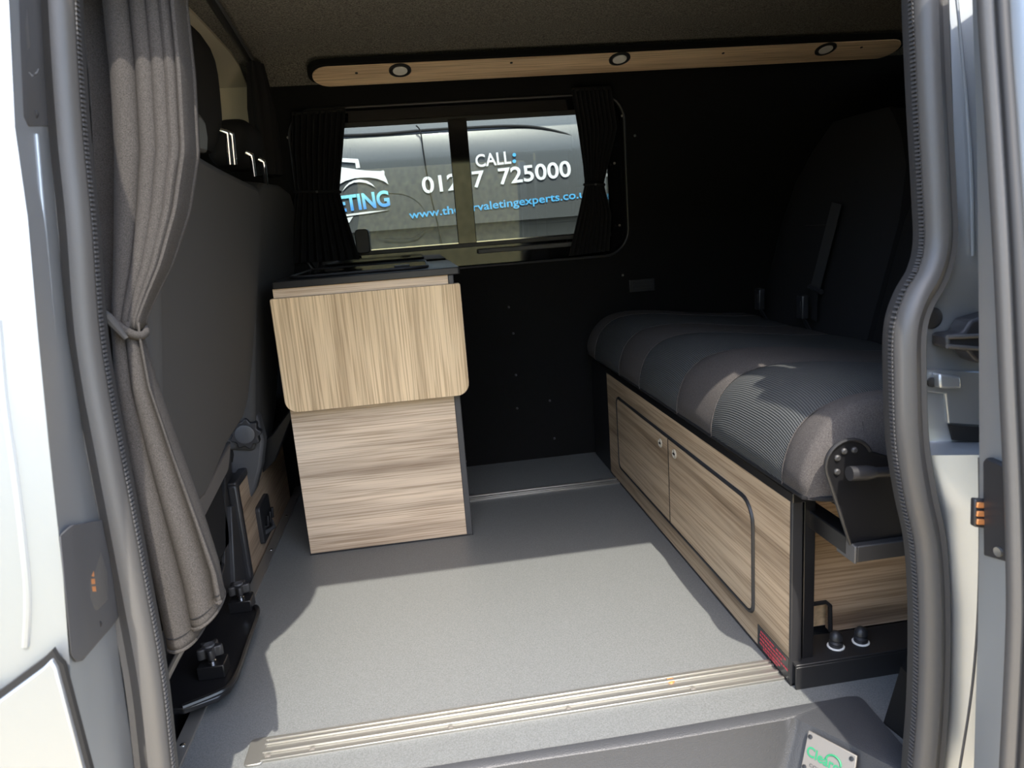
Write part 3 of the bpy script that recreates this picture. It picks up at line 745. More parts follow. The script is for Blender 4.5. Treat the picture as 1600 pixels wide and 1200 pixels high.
# carpeted lower pillar trim right of the step
cpt = MB().prism([(0.653, 0.895, 0.0), (0.812, 1.03, 0.0), (0.92, 1.03, 0.0), (0.92, 0.80, 0.0), (0.665, 0.82, 0.0)], (0.0, 0.0, 0.10))
cpt.v[5] = (0.675, 0.890, 0.10); cpt.v[6] = (0.825, 1.02, 0.10)
struct(cpt.build('baseboard_right', 'carpet_black', smooth=False), 'black carpeted trim at the foot of the right pillar')
# small grey vent on the far wall
vt = PY(1003, 446, 2.37)
ve = thing('wall_vent', 'small dark grey vent cover on the black wall above the bench', 'vent', (vt.x, 2.376, vt.z - 0.024))
MB().box((vt.x - 0.045, 2.366, vt.z - 0.022), (vt.x + 0.045, 2.376, vt.z + 0.022)).build('cover', 'black_plastic', ve, bevel=0.003)
for k in range(3):
    MB().box((vt.x - 0.035, 2.363, vt.z - 0.013 + 0.011 * k), (vt.x + 0.035, 2.367, vt.z - 0.008 + 0.011 * k)).build('slat', 'black_plastic', ve)

# ---- aluminium floor rails
def floor_rail(y, x0, x1, wd, label, screws):
    t = thing('floor_rail', label, 'rail', ((x0 + x1) / 2, y, 0), 'aluminium bed rails in the floor')
    MB().box((x0, y - wd / 2, 0.0), (x1, y + wd / 2, 0.0015)).build('base', 'aluminium', t, smooth=False)
    h = wd / 2
    for (a, b_) in ((-h, -h + 0.006), (-0.010, -0.0035), (0.010, 0.0155), (h - 0.008, h)):
        MB().box((x0, y + a, 0.0015), (x1, y + b_, 0.0052)).build('rib', 'aluminium', t, bevel=0.0012)
    for s_ in screws:
        MB().lathe((s_, y - 0.017, 0.0015), (0, 0, 1), [(0.005, 0), (0.005, 0.0015), (0.002, 0.003)], 12).build('screw', 'plate_metal', t)
    return t
r1 = floor_rail(1.058, -0.325, 0.562, 0.056, 'long aluminium floor rail in sunlight near the step', (-0.315, -0.245, -0.02, 0.18, 0.40))
MB().prism([(x, y, 0.0) for x, y in rrect(-0.350, -0.320, 1.025, 1.088, 0.008, 4)], (0, 0, 0.004)).build('end_cap', 'aluminium', r1, bevel=0.001)
MB().lathe(PZ(1048, 1064, 0.0016), (0, 0, 1), [(0.007, 0), (0.007, 0.002), (0.003, 0.003)], 14).build('rusty_screw', 'copper', r1)
floor_rail(2.065, 0.085, 0.563, 0.045, 'short aluminium floor rail in shade between cabinet and bench', ())

# ---- moulded step
step = thing('entry_step', 'dark moulded plastic entry step inside the sliding door', 'step', (0.12, 0.89, -0.22))
zp = lambda L_: [tuple(PZ(x, y, 0.002))[:2] for x, y in L_]
rim_o = [(-0.395, 0.80), (-0.395, 0.950)] + zp([(671, 1200), (1000, 1147), (1290, 1096), (1325, 1090), (1345, 1092), (1364, 1112), (1410, 1166), (1436, 1197)])
rim_i = [(-0.370, 0.79), (-0.370, 0.920)] + zp([(671, 1215), (1000, 1163), (1205, 1128), (1240, 1122), (1256, 1128), (1300, 1148), (1372, 1186), (1405, 1203)])
low = [(-0.350, 0.77), (-0.340, 0.865), (-0.06, 0.868), (0.25, 0.872), (0.405, 0.872), (0.432, 0.868), (0.445, 0.855), (0.47, 0.83), (0.50, 0.79), (0.51, 0.75)]
ro3 = smooth_path([(x, y, 0.004) for x, y in rim_o], 5); ri3 = smooth_path([(x, y, 0.001) for x, y in rim_i], 5); lo3 = smooth_path([(x, y, -0.20) for x, y in low], 5)
dn3 = [p - Vector((0, 0, 0.03)) for p in ro3]
mid3 = [p.lerp(q, 0.08) + Vector((0, 0, -0.010)) for p, q in zip(ri3, lo3)]
MB().grid([dn3, ro3, [p.lerp(q, 0.85) + Vector((0, 0, 0.002)) for p, q in zip(ro3, ri3)], ri3, mid3, lo3]).build('well', 'step_plastic', step)
MB().prism([p for p in lo3], (0, 0, -0.012)).build('tread', 'step_plastic', step, smooth=False)
# maker's plate on the sloping right wall
pn0 = Vector(PN(1263, 1141, (0, 0, 1), -0.035)); 
def well_pt(px, py, off=0.0):
    A = PZ(1262, 1131, 0.0); B = PZ(1400, 1200, 0.0); Cc = Vector((0.445, 0.855, -0.20))
    n_ = (B - A).cross(Cc - A).normalized()
    if n_.z < 0: n_ = -n_
    A = A + n_ * off
    return PN(px, py, n_, n_.dot(A)), n_
q = [well_pt(x, y, 0.010)[0] for x, y in [(1263, 1141), (1339, 1181), (1330, 1246), (1250, 1204)]]
wn = well_pt(1290, 1170)[1]
plate = MB().prism(q, wn * -0.004).build('maker_plate', 'plate_metal', step, bevel=0.0012)
ux = (q[1] - q[0]); uz = (q[0] - q[3])
pp = lambda a, c: q[0] + ux * a - uz * c + wn * 0.0006
lettering('lettering', 'Clearcut', pp(0.06, 0.56), pp(0.93, 0.60), uz, uz.length * 0.24, 'green_print', plate, wn * 0.0003, 0.02)
lettering('lettering', 'CONVERSIONS', pp(0.16, 0.78), pp(0.86, 0.80), uz, uz.length * 0.075, 'label_black', plate, wn * 0.0003)
arcp = [pp(0.60 + 0.15 * math.cos(a_), 0.42 - 0.16 * math.sin(a_)) for a_ in [math.pi * k / 10 for k in range(11)]]
MB().tube(arcp, 0.0016, 6).build('logo_arc', 'green_print', plate)
for (a_, c_) in ((0.07, 0.12), (0.92, 0.12), (0.07, 0.86), (0.92, 0.86)):
    MB().lathe(pp(a_, c_), wn, [(0.0034, 0), (0.0034, 0.001), (0.001, 0.0014)], 10).build('rivet', 'satin_black', plate)

# ---- door seal: one rubber loop round the opening
def seal_loop():
    SYs = 0.838
    L = [(78, -200), (84, 0), (97, 200), (112, 350), (123, 500), (137, 600), (156, 700), (194, 900), (222, 1054), (238, 1190), (262, 1420)]
    Rr = [(1446, -200), (1452, 0), (1458, 150), (1466, 300), (1468, 380), (1456, 430), (1434, 470), (1421, 515), (1420, 590), (1424, 690), (1436, 770), (1452, 850), (1458, 960), (1456, 1090), (1448, 1200), (1430, 1420)]
    lp = [PT(x, y, SYs) for x, y in reversed(L)]
    rp = [PT(x, y, SYs - 0.026) for x, y in Rr]
    zt = 1.175; YS = lambda z: SYs + TK * (z - 0.5)
    tl_ = lp[-1]; tr_ = rp[0]
    top = [Vector((tl_.x + 0.015, YS(zt), zt - 0.03)), Vector((tl_.x + 0.06, YS(zt), zt))] + [Vector((x, YS(zt), zt + 0.004)) for x in (-0.1, 0.1, 0.3)] + [Vector((tr_.x - 0.05, YS(zt), zt)), Vector((tr_.x - 0.01, YS(zt), zt - 0.03))]
    bl_ = lp[0]; br_ = rp[-1]
    bot = [Vector((br_.x - 0.05, YS(-.23), -0.23)), Vector((0.3, YS(-.23), -0.235)), Vector((0.0, YS(-.23), -0.235)), Vector((bl_.x + 0.05, YS(-.23), -0.23))]
    lp[0].z = max(lp[0].z, -0.15); lp[0].y = YS(lp[0].z)
    allp = lp + top + rp + bot
    return smooth_path(allp + [allp[0]], 6)[:-1]
sl_path = seal_loop()
seal = thing('door_seal', 'black rubber weather seal looping round the sliding door opening', 'door seal', (0.1, 0.838, -0.24))
def sweep_closed(path, sect):
    """sect: (n, y) pairs; n points to the inside of the opening"""
    m = len(path); rws = []
    cen = Vector((0.10, 0.838, 0.5))
    for k in range(m):
        t = (path[(k + 1) % m] - path[(k - 1) % m]).normalized()
        nrm = Vector((-t.z, 0, t.x))
        if nrm.dot(cen - path[k]) < 0: nrm = -nrm
        rws.append([path[k] + nrm * a + Vector((0, c_, 0)) for a, c_ in sect] )
    rws = [r_ + [r_[0]] for r_ in rws]; rws.append(rws[0])
    return MB().grid(rws)
bulb = [(-0.022, 0.008), (-0.021, -0.006), (-0.016, -0.012), (-0.010, -0.010), (-0.006, -0.012), (0.002, -0.018), (0.010, -0.017), (0.017, -0.010), (0.020, 0.0), (0.019, 0.012), (0.010, 0.018), (-0.012, 0.018)]
sweep_closed(sl_path, bulb).build('bulb', 'rubber', seal)
sweep_closed(sl_path, [(0.0185, 0.004), (0.0215, 0.004), (0.0230, 0.012), (0.0215, 0.022), (0.0180, 0.022)]).build('inner_lip', 'rubber_dark', seal)
# ribbed teeth on the inner lip (right side and lower left, where they show)
teeth = MB(); dist = 0.0; tc_ = 0
cen = Vector((0.10, 0.838, 0.5))
for k in range(len(sl_path) - 1):
    a_, c_ = sl_path[k], sl_path[k + 1]; seg_ = (c_ - a_).length
    tdir = (c_ - a_).normalized(); nrm = Vector((-tdir.z, 0, tdir.x))
    if nrm.dot(cen - a_) < 0: nrm = -nrm
    while dist < seg_:
        p = a_ + tdir * dist
        if -0.05 < p.z < 1.1:
            q_ = p + nrm * 0.0215 + Vector((0, 0.004, 0))
            i0 = len(teeth.v)
            for (sa_, sn, sy_) in ((-1, 0, -1), (1, 0, -1), (1, 1, -1), (-1, 1, -1), (-1, 0, 1), (1, 0, 1), (1, 1, 1), (-1, 1, 1)):
                teeth.v.append(tuple(q_ + tdir * (0.0013 * sa_) + nrm * (0.0018 * sn) + Vector((0, 0.004 * sy_, 0))))
            for qd in ((0, 3, 2, 1), (4, 5, 6, 7), (0, 1, 5, 4), (1, 2, 6, 5), (2, 3, 7, 6), (3, 0, 4, 7)): teeth.f.append(tuple(i0 + j for j in qd))
        dist += 0.0052
    dist -= seg_
tt = teeth.build('lip_teeth', 'grey_plastic', seal, smooth=False); tt['kind'] = 'stuff'

# ---- lighting pelmet
pel = thing('light_pelmet', 'slim wood ceiling pelmet with three round downlights above the window', 'pelmet', (0.68, 2.29, 1.27))
# board lies on a slope between (y 2.24, z 1.305) and (y 2.34, z 1.273)
U0 = Vector((0, 2.345, 1.262)); U1 = Vector((0, 2.250, 1.296)); UV_ = (U1 - U0); UL = UV_.length; UV_.normalize(); UNn = Vector((0, -UV_.z, UV_.y)) if False else Vector((0, -0.0, 0))
UNn = Vector((1, 0, 0)).cross(UV_).normalized()
if UNn.z > 0: UNn = -UNn
def pw(x, s, off=0.0): return Vector((x, U0.y, U0.z)) + UV_ * s + UNn * off
px0 = PN(487, 117, UNn, UNn.dot(U0)).x; px1 = PN(1412, 68, UNn, UNn.dot(U0)).x
out_ = rrect(px0, px1, 0.0, UL, [UL * 0.49] * 4, 8)
MB().prism([pw(x, s, 0.000) for x, s in out_], -UNn * 0.012).build('board', 'wood_pelmet', pel, smooth=False)
out2 = rrect(px0 - 0.012, px1 + 0.01, 0.004, UL + 0.012, [UL * 0.49] * 4, 8)
MB().prism([pw(x, s, -0.003) for x, s in out2], -UNn * 0.016).build('backing', 'carpet_black', pel, smooth=False)
for (px, py) in [(625, 109), (968, 91), (1290, 76)]:
    p = PN(px, py, UNn, UNn.dot(U0))
    dl = MB().lathe(p, UNn, [(0.033, 0), (0.033, 0.004), (0.028, 0.006), (0.022, 0.003), (0.004, 0.003)], 28).build('downlight', 'black_plastic', pel)
    MB().lathe(p + UNn * 0.003, UNn, [(0.0215, 0), (0.0215, 0.0018), (0.010, 0.003), (0.001, 0.0032)], 24).build('lens', 'lamp_lens', dl)
for (px, py) in [(557, 114), (799, 98), (1130, 83), (1346, 74)]:
    p = PN(px, py, UNn, UNn.dot(U0))
    MB().lathe(p, UNn, [(0.0045, 0), (0.0045, 0.001), (0.002, 0.002)], 10).build('screw', 'satin_black', pel)

# ================================================================== CURTAINS
def pleated(rows, ybase, folds, amp, nx=96, ny=60, seed=0, skew=2.7, base=0.8, t0=0.0, t1=1.0):
    """rows: (t, xL, yL, xR, yR) photo edges; folds gather towards the right edge"""
    out = []
    for i in range(ny + 1):
        t = t0 + (t1 - t0) * i / ny
        xl, yl, xr, yr, am, yb_ = interp(rows, t)
        a = PT(xl, yl, ybase + yb_); c = PT(xr, yr, ybase + yb_)
        r = []
        for j in range(nx + 1):
            u = j / nx
            p = a.lerp(c, u)
            ph = 2 * math.pi * (base * u + folds * u ** skew) + 0.25 * math.sin(5 * t + seed)
            s = math.sin(ph)
            dy = amp * am * (abs(s) ** 0.8) * (1 if s > 0 else -1)
            dx = 0.35 * amp * am * math.cos(ph) * min(1, u * 3) * min(1, (1 - u) * 5)
            r.append(p + Vector((dx, dy, 0)))
        out.append(r)
    return out
rowsC = [  # t, xL, yL, xR, yR, fold strength, depth
    (0.00, 112, -210, 282, -200, 0.8, 0.00), (0.17, 120, 0, 286, 0, 0.9, 0.00), (0.26, 134, 110, 298, 120, 1.0, 0.0), (0.36, 142, 240, 304, 240, 1.0, 0.0), (0.44, 148, 340, 290, 330, 1.0, 0.0),
    (0.50, 154, 420, 264, 412, 0.8, -0.01), (0.545, 160, 475, 234, 475, 0.55, -0.02), (0.565, 162, 500, 222, 505, 0.45, -0.025), (0.59, 166, 530, 227, 535, 0.5, -0.025), (0.64, 172, 600, 243, 600, 0.8, -0.02),
    (0.73, 184, 710, 280, 700, 1.0, -0.01), (0.83, 202, 820, 318, 800, 1.15, -0.005), (0.93, 226, 930, 346, 880, 1.2, 0.0), (1.0, 241, 992, 354, 922, 1.2, 0.0)]
cur = thing('door_curtain', 'dark grey door curtain gathered by a tie beside the front seats', 'curtain', PT(240, 992, 0.93))
top_rows = pleated(rowsC, 0.93, 4.6, 0.026, 180, 50, t1=0.572)
MB().grid(top_rows).build('fabric', 'fabric_curtain', cur, solid=0.003)
rws = pleated(rowsC, 0.93, 1.9, 0.026, 150, 50, skew=1.6, base=0.9, t0=0.563, seed=2)
for i in range(30, 51):      # gentle sag of the hem between the corners
    k = ((i - 30) / 20) ** 2
    for j, p in enumerate(rws[i]):
        u = j / 150; p.z -= 0.030 * k * math.sin(math.pi * min(1, u * 1.15)) ** 1.0
fab = MB().grid(rws).build('fabric', 'fabric_curtain', cur, solid=0.003)
MB().tube([p + Vector((0, -0.0022, 0)) for p in rws[48]], 0.0008, 6).build('hem_stitch', 'seat_dark', fab)
MB().tube([p + Vector((0, -0.001, 0)) for p in rws[50]], 0.0026, 6).build('hem', 'fabric_curtain', fab)
wa = PT(162, 487, 0.905); wb = PT(224, 520, 0.905)
wc = (wa + wb) / 2; wr = (wb - wa).length / 2
ring = []
for k in range(24):
    an = 2 * math.pi * k / 24
    ring.append(wc + (wb - wa).normalized() * (wr * 1.06 * math.cos(an)) + Vector((0, 0.022 * math.sin(an), 0.004 * math.sin(2 * an))))
tb = MB().tube(ring, 0.0055, 10, closed=True).build('tie_band', 'fabric_curtain', cur)
MB().tube([wa + Vector((0.004, -0.020, 0.004)), wa.lerp(wb, 0.35) + Vector((0, -0.028, 0.006)), wa.lerp(wb, 0.75) + Vector((0, -0.028, -0.010))], [0.003, 0.006, 0.003], 8).build('tie_knot', 'seat_back_cloth', tb)
MB().tube([wa + Vector((0.0, 0, 0)), wa + Vector((-0.03, 0.01, 0.006))], 0.004, 8).build('tie_cord', 'fabric_black', tb)

# window curtains
def window_curtain(name, label, rows, folds, hook):
    t = thing(name, label, 'curtain', PY(rows[-1][1], rows[-1][2], 2.352), 'black window curtains')
    rw_ = []
    nx, ny = 80, 40
    for i in range(ny + 1):
        tt_ = i / ny; xl, yl, xr, yr, am = interp(rows, tt_)
        a = PY(xl, yl, 2.352); c = PY(xr, yr, 2.352); r = []
        for j in range(nx + 1):
            u = j / nx; ph = 2 * math.pi * folds * u
            r.append(a.lerp(c, u) + Vector((0, 0.010 * am * math.sin(ph), 0)))
        rw_.append(r)
    MB().grid(rw_).build('fabric', 'fabric_black', t, solid=0.0015)
    k = max(range(ny + 1), key=lambda i: -((rw_[i][-1] - rw_[i][0]).length))
    a, c = rw_[k][0], rw_[k][-1]; mid_ = (a + c) / 2; hw = (c - a).length / 2
    rg = [mid_ + (c - a).normalized() * (hw * 1.04 * math.cos(2 * math.pi * q_ / 20)) + Vector((0, 0.014 * math.sin(2 * math.pi * q_ / 20), 0)) for q_ in range(20)]
    tb_ = MB().tube(rg, 0.005, 8, closed=True).build('tie_band', 'fabric_black', t)
    MB().lathe(mid_ + Vector((0, -0.017, 0)), (0, -1, 0), [(0.004, 0), (0.004, 0.002), (0.002, 0.003)], 10).build('tie_stud', 'grey_plastic', tb_)
    MB().tube([rw_[0][0], rw_[0][-1]], 0.006, 8).build('top_hem', 'fabric_black', t)
    return t
window_curtain('window_curtain', 'black gathered curtain at the right side of the window', [(0, 893, 140, 955, 137, 1.0), (0.25, 903, 200, 964, 200, 1.0), (0.45, 911, 255, 950, 258, 0.7), (0.57, 914, 287, 943, 287, 0.5), (0.72, 905, 330, 955, 335, 0.8), (1.0, 889, 400, 952, 392, 1.0)], 9, None)
window_curtain('window_curtain', 'black gathered curtain at the left side of the window behind the cabinet', [(0, 456, 178, 540, 172, 1.0), (0.3, 456, 240, 535, 240, 1.0), (0.55, 462, 300, 530, 300, 0.6), (0.75, 455, 350, 545, 350, 0.9), (1.0, 450, 412, 562, 405, 1.0)], 9, None)

# cab divider curtain and its ceiling track
p0, p1 = PZ(322, -14, 1.332), PZ(391, 96, 1.326)
trk = MB().tube([p0 + (p0 - p1) * 1.2, p0, p1], 0.011, 10)
tk = trk.build('curtain_track', 'black_plastic'); tag(tk, 'black curtain track across the ceiling behind the front seats', 'curtain track')
MB().tube([p0 + (p0 - p1) * 1.2 + Vector((0.014, 0, -0.008)), p1 + Vector((0.014, 0, -0.008))], 0.004, 8).build('track_lip', 'grey_plastic', tk)
cc = thing('cab_curtain', 'bunched black cab curtain hanging by the far wall', 'curtain', (-0.40, 2.27, 1.0))
rw_ = []
for i in range(31):
    t = i / 30; z = 1.315 - t * 0.31; r = []
    for j in range(73):
        an = 2 * math.pi * j / 72
        rad = 0.026 * (0.7 + 0.6 * min(1, t * 2.5)) + 0.006 * math.sin(7 * an + 2 * t)
        r.append((-0.395 + rad * math.cos(an), 2.25 + 0.055 * math.sin(an) * (0.6 + 0.5 * t) + 0.004 * math.sin(5 * an), z))
    rw_.append(r)
MB().grid(rw_).build('fabric', 'fabric_black', cc)
MB().lathe((p1.x, p1.y, 1.305), (0, 0, 1), [(0.010, 0), (0.012, 0.006), (0.008, 0.014)], 12).build('hanger', 'black_plastic', cc)

# ================================================================== CAB
# cream trim on the far side of the cab
ct = [PY(x, y, 2.36) for x, y in [(320, 112), (345, 108), (383, 104), (392, 122), (402, 170), (408, 235), (395, 235), (320, 200)]]
tr8 = struct(MB().prism(ct, (0, 0.03, 0)).build('trim_8', 'cream_trim', smooth=False, bevel=0.004), 'cream pillar trim on the far side of the cab')
struct(MB().prism([(-2.0, y, z - 0.010) for y, z in prof[1:]] + [(-2.0, y, z - 0.002) for y, z in reversed(prof[1:])], (2.0 + PZ(338, 60, 1.333).x, 0, 0)).build('trim_9', 'cream_trim'), 'cream cab headlining above the front seats')
struct(MB().box((-2.0, 2.395, -0.1), (-0.455, 2.44, 1.30)).build('trim_10', 'carpet_black', smooth=False), 'dark far side of the cab')

# leaning plane of the seat backs: x = SA + SB * z
SB_ = 0.155; SA_ = -0.487
def SP(px, py, off=0.0):
    return PN(px, py, (1, 0, -SB_), SA_ + off)
SNv = Vector((1, 0, -SB_)).normalized()
ps = thing('passenger_seat', 'charcoal double front passenger seat seen from behind beside the door curtain', 'seat', (-0.60, 1.35, -0.035))
bk_ = [SP(x, y) for x, y in [(404, 292), (408, 310), (409, 335), (404, 450), (395, 570), (388, 630), (380, 655), (356, 694), (322, 776), (300, 800)]]
ylft = 1.09
tl2 = SP(302, 236); 
poly = bk_ + [Vector((SA_ + SB_ * 0.36, ylft, 0.36)), Vector((SA_ + SB_ * 0.90, ylft, 0.90)), Vector((SA_ + SB_ * 0.985, 1.15, 0.985)), SP(285, 231), SP(306, 236), SP(318, 246), SP(345, 262), SP(380, 280)]
MB().prism(poly, -SNv * 0.10).build('backrest', 'seat_back_cloth', ps, bevel=0.012, seg=3)
# lower shell and base
MB().prism([SP(x, y, -0.012) for x, y in [(362, 690), (358, 735), (300, 850), (250, 870), (250, 780), (320, 770)]], -SNv * 0.05).build('lower_shell', 'grey_plastic', ps, bevel=0.006)
MB().box((-0.95, 1.10, 0.10), (-0.50, 1.68, 0.36)).build('seat_pan', 'seat_dark', ps, bevel=0.03)
MB().box((-0.92, 1.14, -0.034), (-0.63, 1.62, 0.10)).build('pedestal', 'black_steel', ps, bevel=0.01)
lg = PX(360, 900, -0.52)
MB().prism([PX(x, y, -0.50) for x, y in [(352, 690), (360, 690), (372, 900), (362, 920), (330, 960), (352, 880)]], (-0.01, 0, 0)).build('frame_leg', 'satin_black', ps, bevel=0.002)
MB().prism([PX(x, y, -0.49) for x, y in [(362, 790), (388, 796), (396, 905), (368, 915)]], (-0.02, 0, 0)).build('frame_leg', 'black_plastic', ps, bevel=0.003)
def headrest(parent, yc, wd, z0, z1, x0=-0.40):
    rws = []; N = 10
    for i in range(N + 1):
        t = i / N; z = z0 + (z1 - z0) * t
        k = (1 - abs(2 * t - 1) ** 4)
        hw = wd / 2 * (0.72 + 0.28 * k) * (1 - 0.25 * t); dp = 0.05 * (0.55 + 0.45 * k)
        xc = x0 - 0.02 * (1 - t)
        r = []
        for j in range(33):
            an = 2 * math.pi * j / 32
            sx = math.copysign(abs(math.cos(an)) ** 0.6, math.cos(an)); sy = math.copysign(abs(math.sin(an)) ** 0.5, math.sin(an))
            r.append((xc + dp * sx, yc + hw * sy, z))
        rws.append(r)
    g = MB().grid(rws); n_ = 33
    g.f.append(tuple(j for j in range(32))); g.f.append(tuple(N * n_ + j for j in range(32)))
    h = g.build('headrest', 'seat_dark', parent)
    return h
def post(parent, px, ya, yb_, off=-0.018):
    a = SP(px, yb_ + 6, off); t = SP(px - 4, ya, off)
    MB().tube([a, a.lerp(t, 0.75), t + Vector((0.0, 0, 0)), t + Vector((-0.012, -0.003, 0.006))], 0.0055, 10).build('headrest_post', 'chrome', parent)
h1 = headrest(ps, 1.30, 0.34, 0.99, 1.235, -0.395); h2 = headrest(ps, 1.52, 0.28, 1.00, 1.215, -0.395)
post(ps, 359, 208, 250); post(ps, 366, 210, 250)
bg_ = [SP(x, y, -0.01) for x, y in [(296, 190), (303, 178), (314, 178), (322, 190), (326, 215), (325, 240), (300, 234)]]
MB().prism(bg_, -SNv * 0.03).build('belt_guide', 'rubber', ps, bevel=0.006)
ds = thing('driver_seat', 'dark driver seat seen from behind next to the kitchen cabinet', 'seat', (-0.62, 2.02, -0.035))
dpoly_ = [SP(x, y, -0.01) for x, y in [(413, 286), (440, 290), (455, 302), (463, 330), (465, 380), (460, 430), (448, 480), (436, 560), (432, 640), (424, 690)]]
dpoly_ += [Vector((SA_ + SB_ * 0.30 - 0.01, 1.80, 0.30)), Vector((SA_ + SB_ * 0.9 - 0.01, 1.80, 0.92)), ]
MB().prism(dpoly_, -SNv * 0.10).build('backrest', 'seat_back_cloth', ds, bevel=0.012, seg=3)
h3 = headrest(ds, 1.93, 0.26, 1.00, 1.105, -0.40)
post(ds, 397, 242, 268); post(ds, 416, 252, 282)
kc = PY(384, 677, 1.80)
st = []
sd = MB().prism([PY(x, y, 1.815) for x, y in [(358, 700), (366, 650), (385, 640), (402, 650), (412, 690), (408, 730), (398, 768), (385, 790), (362, 798)]], (0, 0.05, 0)).build('side_cover', 'grey_plastic', ds, bevel=0.008)
for k in range(48):
    an = 2 * math.pi * k / 48
    rr_ = 0.036 + 0.0045 * math.cos(9 * an)
    st.append((kc.x + rr_ * math.cos(an), 1.79, kc.z + rr_ * math.sin(an)))
kn = MB().prism(st, (0, 0.024, 0)).build('recline_knob', 'black_plastic', ds, bevel=0.003)
MB().lathe((kc.x, 1.79, kc.z), (0, -1, 0), [(0.024, 0), (0.024, 0.003), (0.020, 0.0045), (0.002, 0.0045)], 24).build('knob_cap', 'grey_plastic', kn)
MB().box((-0.95, 1.80, 0.262), (-0.50, 2.30, 0.37)).build('seat_pan', 'seat_dark', ds, bevel=0.03)
MB().prism([PY(x, y, 1.90) for x, y in [(410, 690), (424, 680), (452, 640), (458, 650), (430, 720), (410, 740)]], (0, 0.03, 0)).build('frame_arm', 'black_steel', ds, bevel=0.004)
# boxed base of the driver seat, wood faced
sbx = thing('seat_base_box', 'low wood faced box with black edges under the driver seat', 'seat box', (-0.62, 1.98, -0.035))
XW = -0.482
wq = [PX(x, y, XW) for x, y in [(400, 892), (392, 760), (447, 700), (452, 795)]]
y0_, y1_ = 1.70, 2.28
MB().box((XW - 0.36, y0_ + 0.012, -0.034), (XW - 0.018, y1_, 0.245)).build('carcass', 'satin_black', sbx, bevel=0.006)
MB().box((XW - 0.016, y0_ + 0.02, -0.030), (XW, y1_, 0.235)).build('face_panel', 'wood_dark', sbx, smooth=False)
MB().box((XW - 0.02, y0_ - 0.006, -0.034), (XW + 0.004, y0_ + 0.02, 0.250)).build('edge_trim', 'black_plastic', sbx, bevel=0.006)
MB().box((XW - 0.02, y0_, 0.235), (XW + 0.002, y1_, 0.255)).build('edge_trim', 'black_plastic', sbx, bevel=0.004)
sk = MB().prism([(XW - 0.002, y, z) for y, z in rrect(1.835, 1.955, 0.03, 0.135, 0.012, 4)], (0.014, 0, 0)).build('socket', 'black_plastic', sbx, bevel=0.003)
for y in (1.865, 1.895, 1.925):
    MB().tube([(XW + 0.012, y, 0.07), (XW + 0.020, y, 0.072), (XW + 0.022, y, 0.10)], 0.004, 8).build('socket_pin', 'black_steel', sk)
MB().tube([(XW + 0.012, 1.86, 0.055), (XW + 0.026, 1.90, 0.052), (XW + 0.012, 1.94, 0.055)], 0.005, 8).build('socket_latch', 'grey_plastic', sk)

# ---- black clamp plate beside the floor edge
pz = 0.035
mp_ = thing('seat_clamp_plate', 'glossy black steel plate with two star knobs beside the sunlit floor', 'clamp plate', (-0.52, 1.28, -0.03))
pp_ = [PZ(x, y, pz) for x, y in [(398, 948), (404, 956), (372, 1052), (358, 1075), (340, 1088), (285, 1108), (236, 1110)]]
pp_ += [Vector((-0.62, 1.10, pz)), Vector((-0.62, 1.60, pz)), Vector((-0.50, 1.62, pz)), PZ(388, 915, pz)]
MB().prism(pp_, (0, 0, -0.012)).build('plate', 'black_steel', mp_, bevel=0.003)
MB().tube(smooth_path([PZ(x, y, pz) + Vector((0, 0, 0.004)) for x, y in [(399, 950), (403, 960), (386, 1010), (370, 1055), (357, 1075), (338, 1087), (286, 1108)]], 4), 0.005, 8).build('rolled_lip', 'black_steel', mp_)
MB().prism([(-0.60, 1.12, -0.034), (-0.50, 1.12, -0.034), (-0.50, 1.60, -0.034), (-0.60, 1.60, -0.034)], (0, 0, 0.06)).build('riser', 'black_steel', mp_)
MB().prism([PX(x, y, -0.56) for x, y in [(240, 1000), (310, 990), (270, 1080), (240, 1090)]], (-0.02, 0, 0)).build('side_web', 'satin_black', mp_, bevel=0.003)
for (px, py) in [(336, 1022), (380, 920)]:
    c0 = PZ(px - 1, py + 32, pz)
    cb = MB().box((c0.x - 0.024, c0.y - 0.016, pz), (c0.x + 0.024, c0.y + 0.022, pz + 0.026)).build('clamp_block', 'black_steel', mp_, bevel=0.002)
    MB().lathe((c0.x, c0.y, pz + 0.026), (0, 0, 1), [(0.008, 0), (0.008, 0.004), (0.006, 0.005), (0.006, 0.022)], 14).build('stud', 'chrome', cb)
    stp = []
    for k in range(40):
        an = 2 * math.pi * k / 40; rr_ = 0.0185 + 0.0055 * math.cos(5 * an)
        stp.append((c0.x + rr_ * math.cos(an), c0.y + rr_ * math.sin(an), pz + 0.040))
    kb = MB().prism(stp, (0, 0, 0.020)).build('star_knob', 'black_plastic', cb, bevel=0.003)
    MB().lathe((c0.x, c0.y, pz + 0.060), (0, 0, 1), [(0.010, 0), (0.009, 0.003), (0.005, 0.002), (0.001, 0.002)], 16).build('knob_cap', 'grey_plastic', cb)
# cable-like lever below the curtain
MB().tube(smooth_path([PY(x, y, 1.02) for x, y in [(250, 1080), (275, 1030), (296, 990), (298, 950)]], 4), 0.005, 8).build('release_bar', 'rubber', mp_)

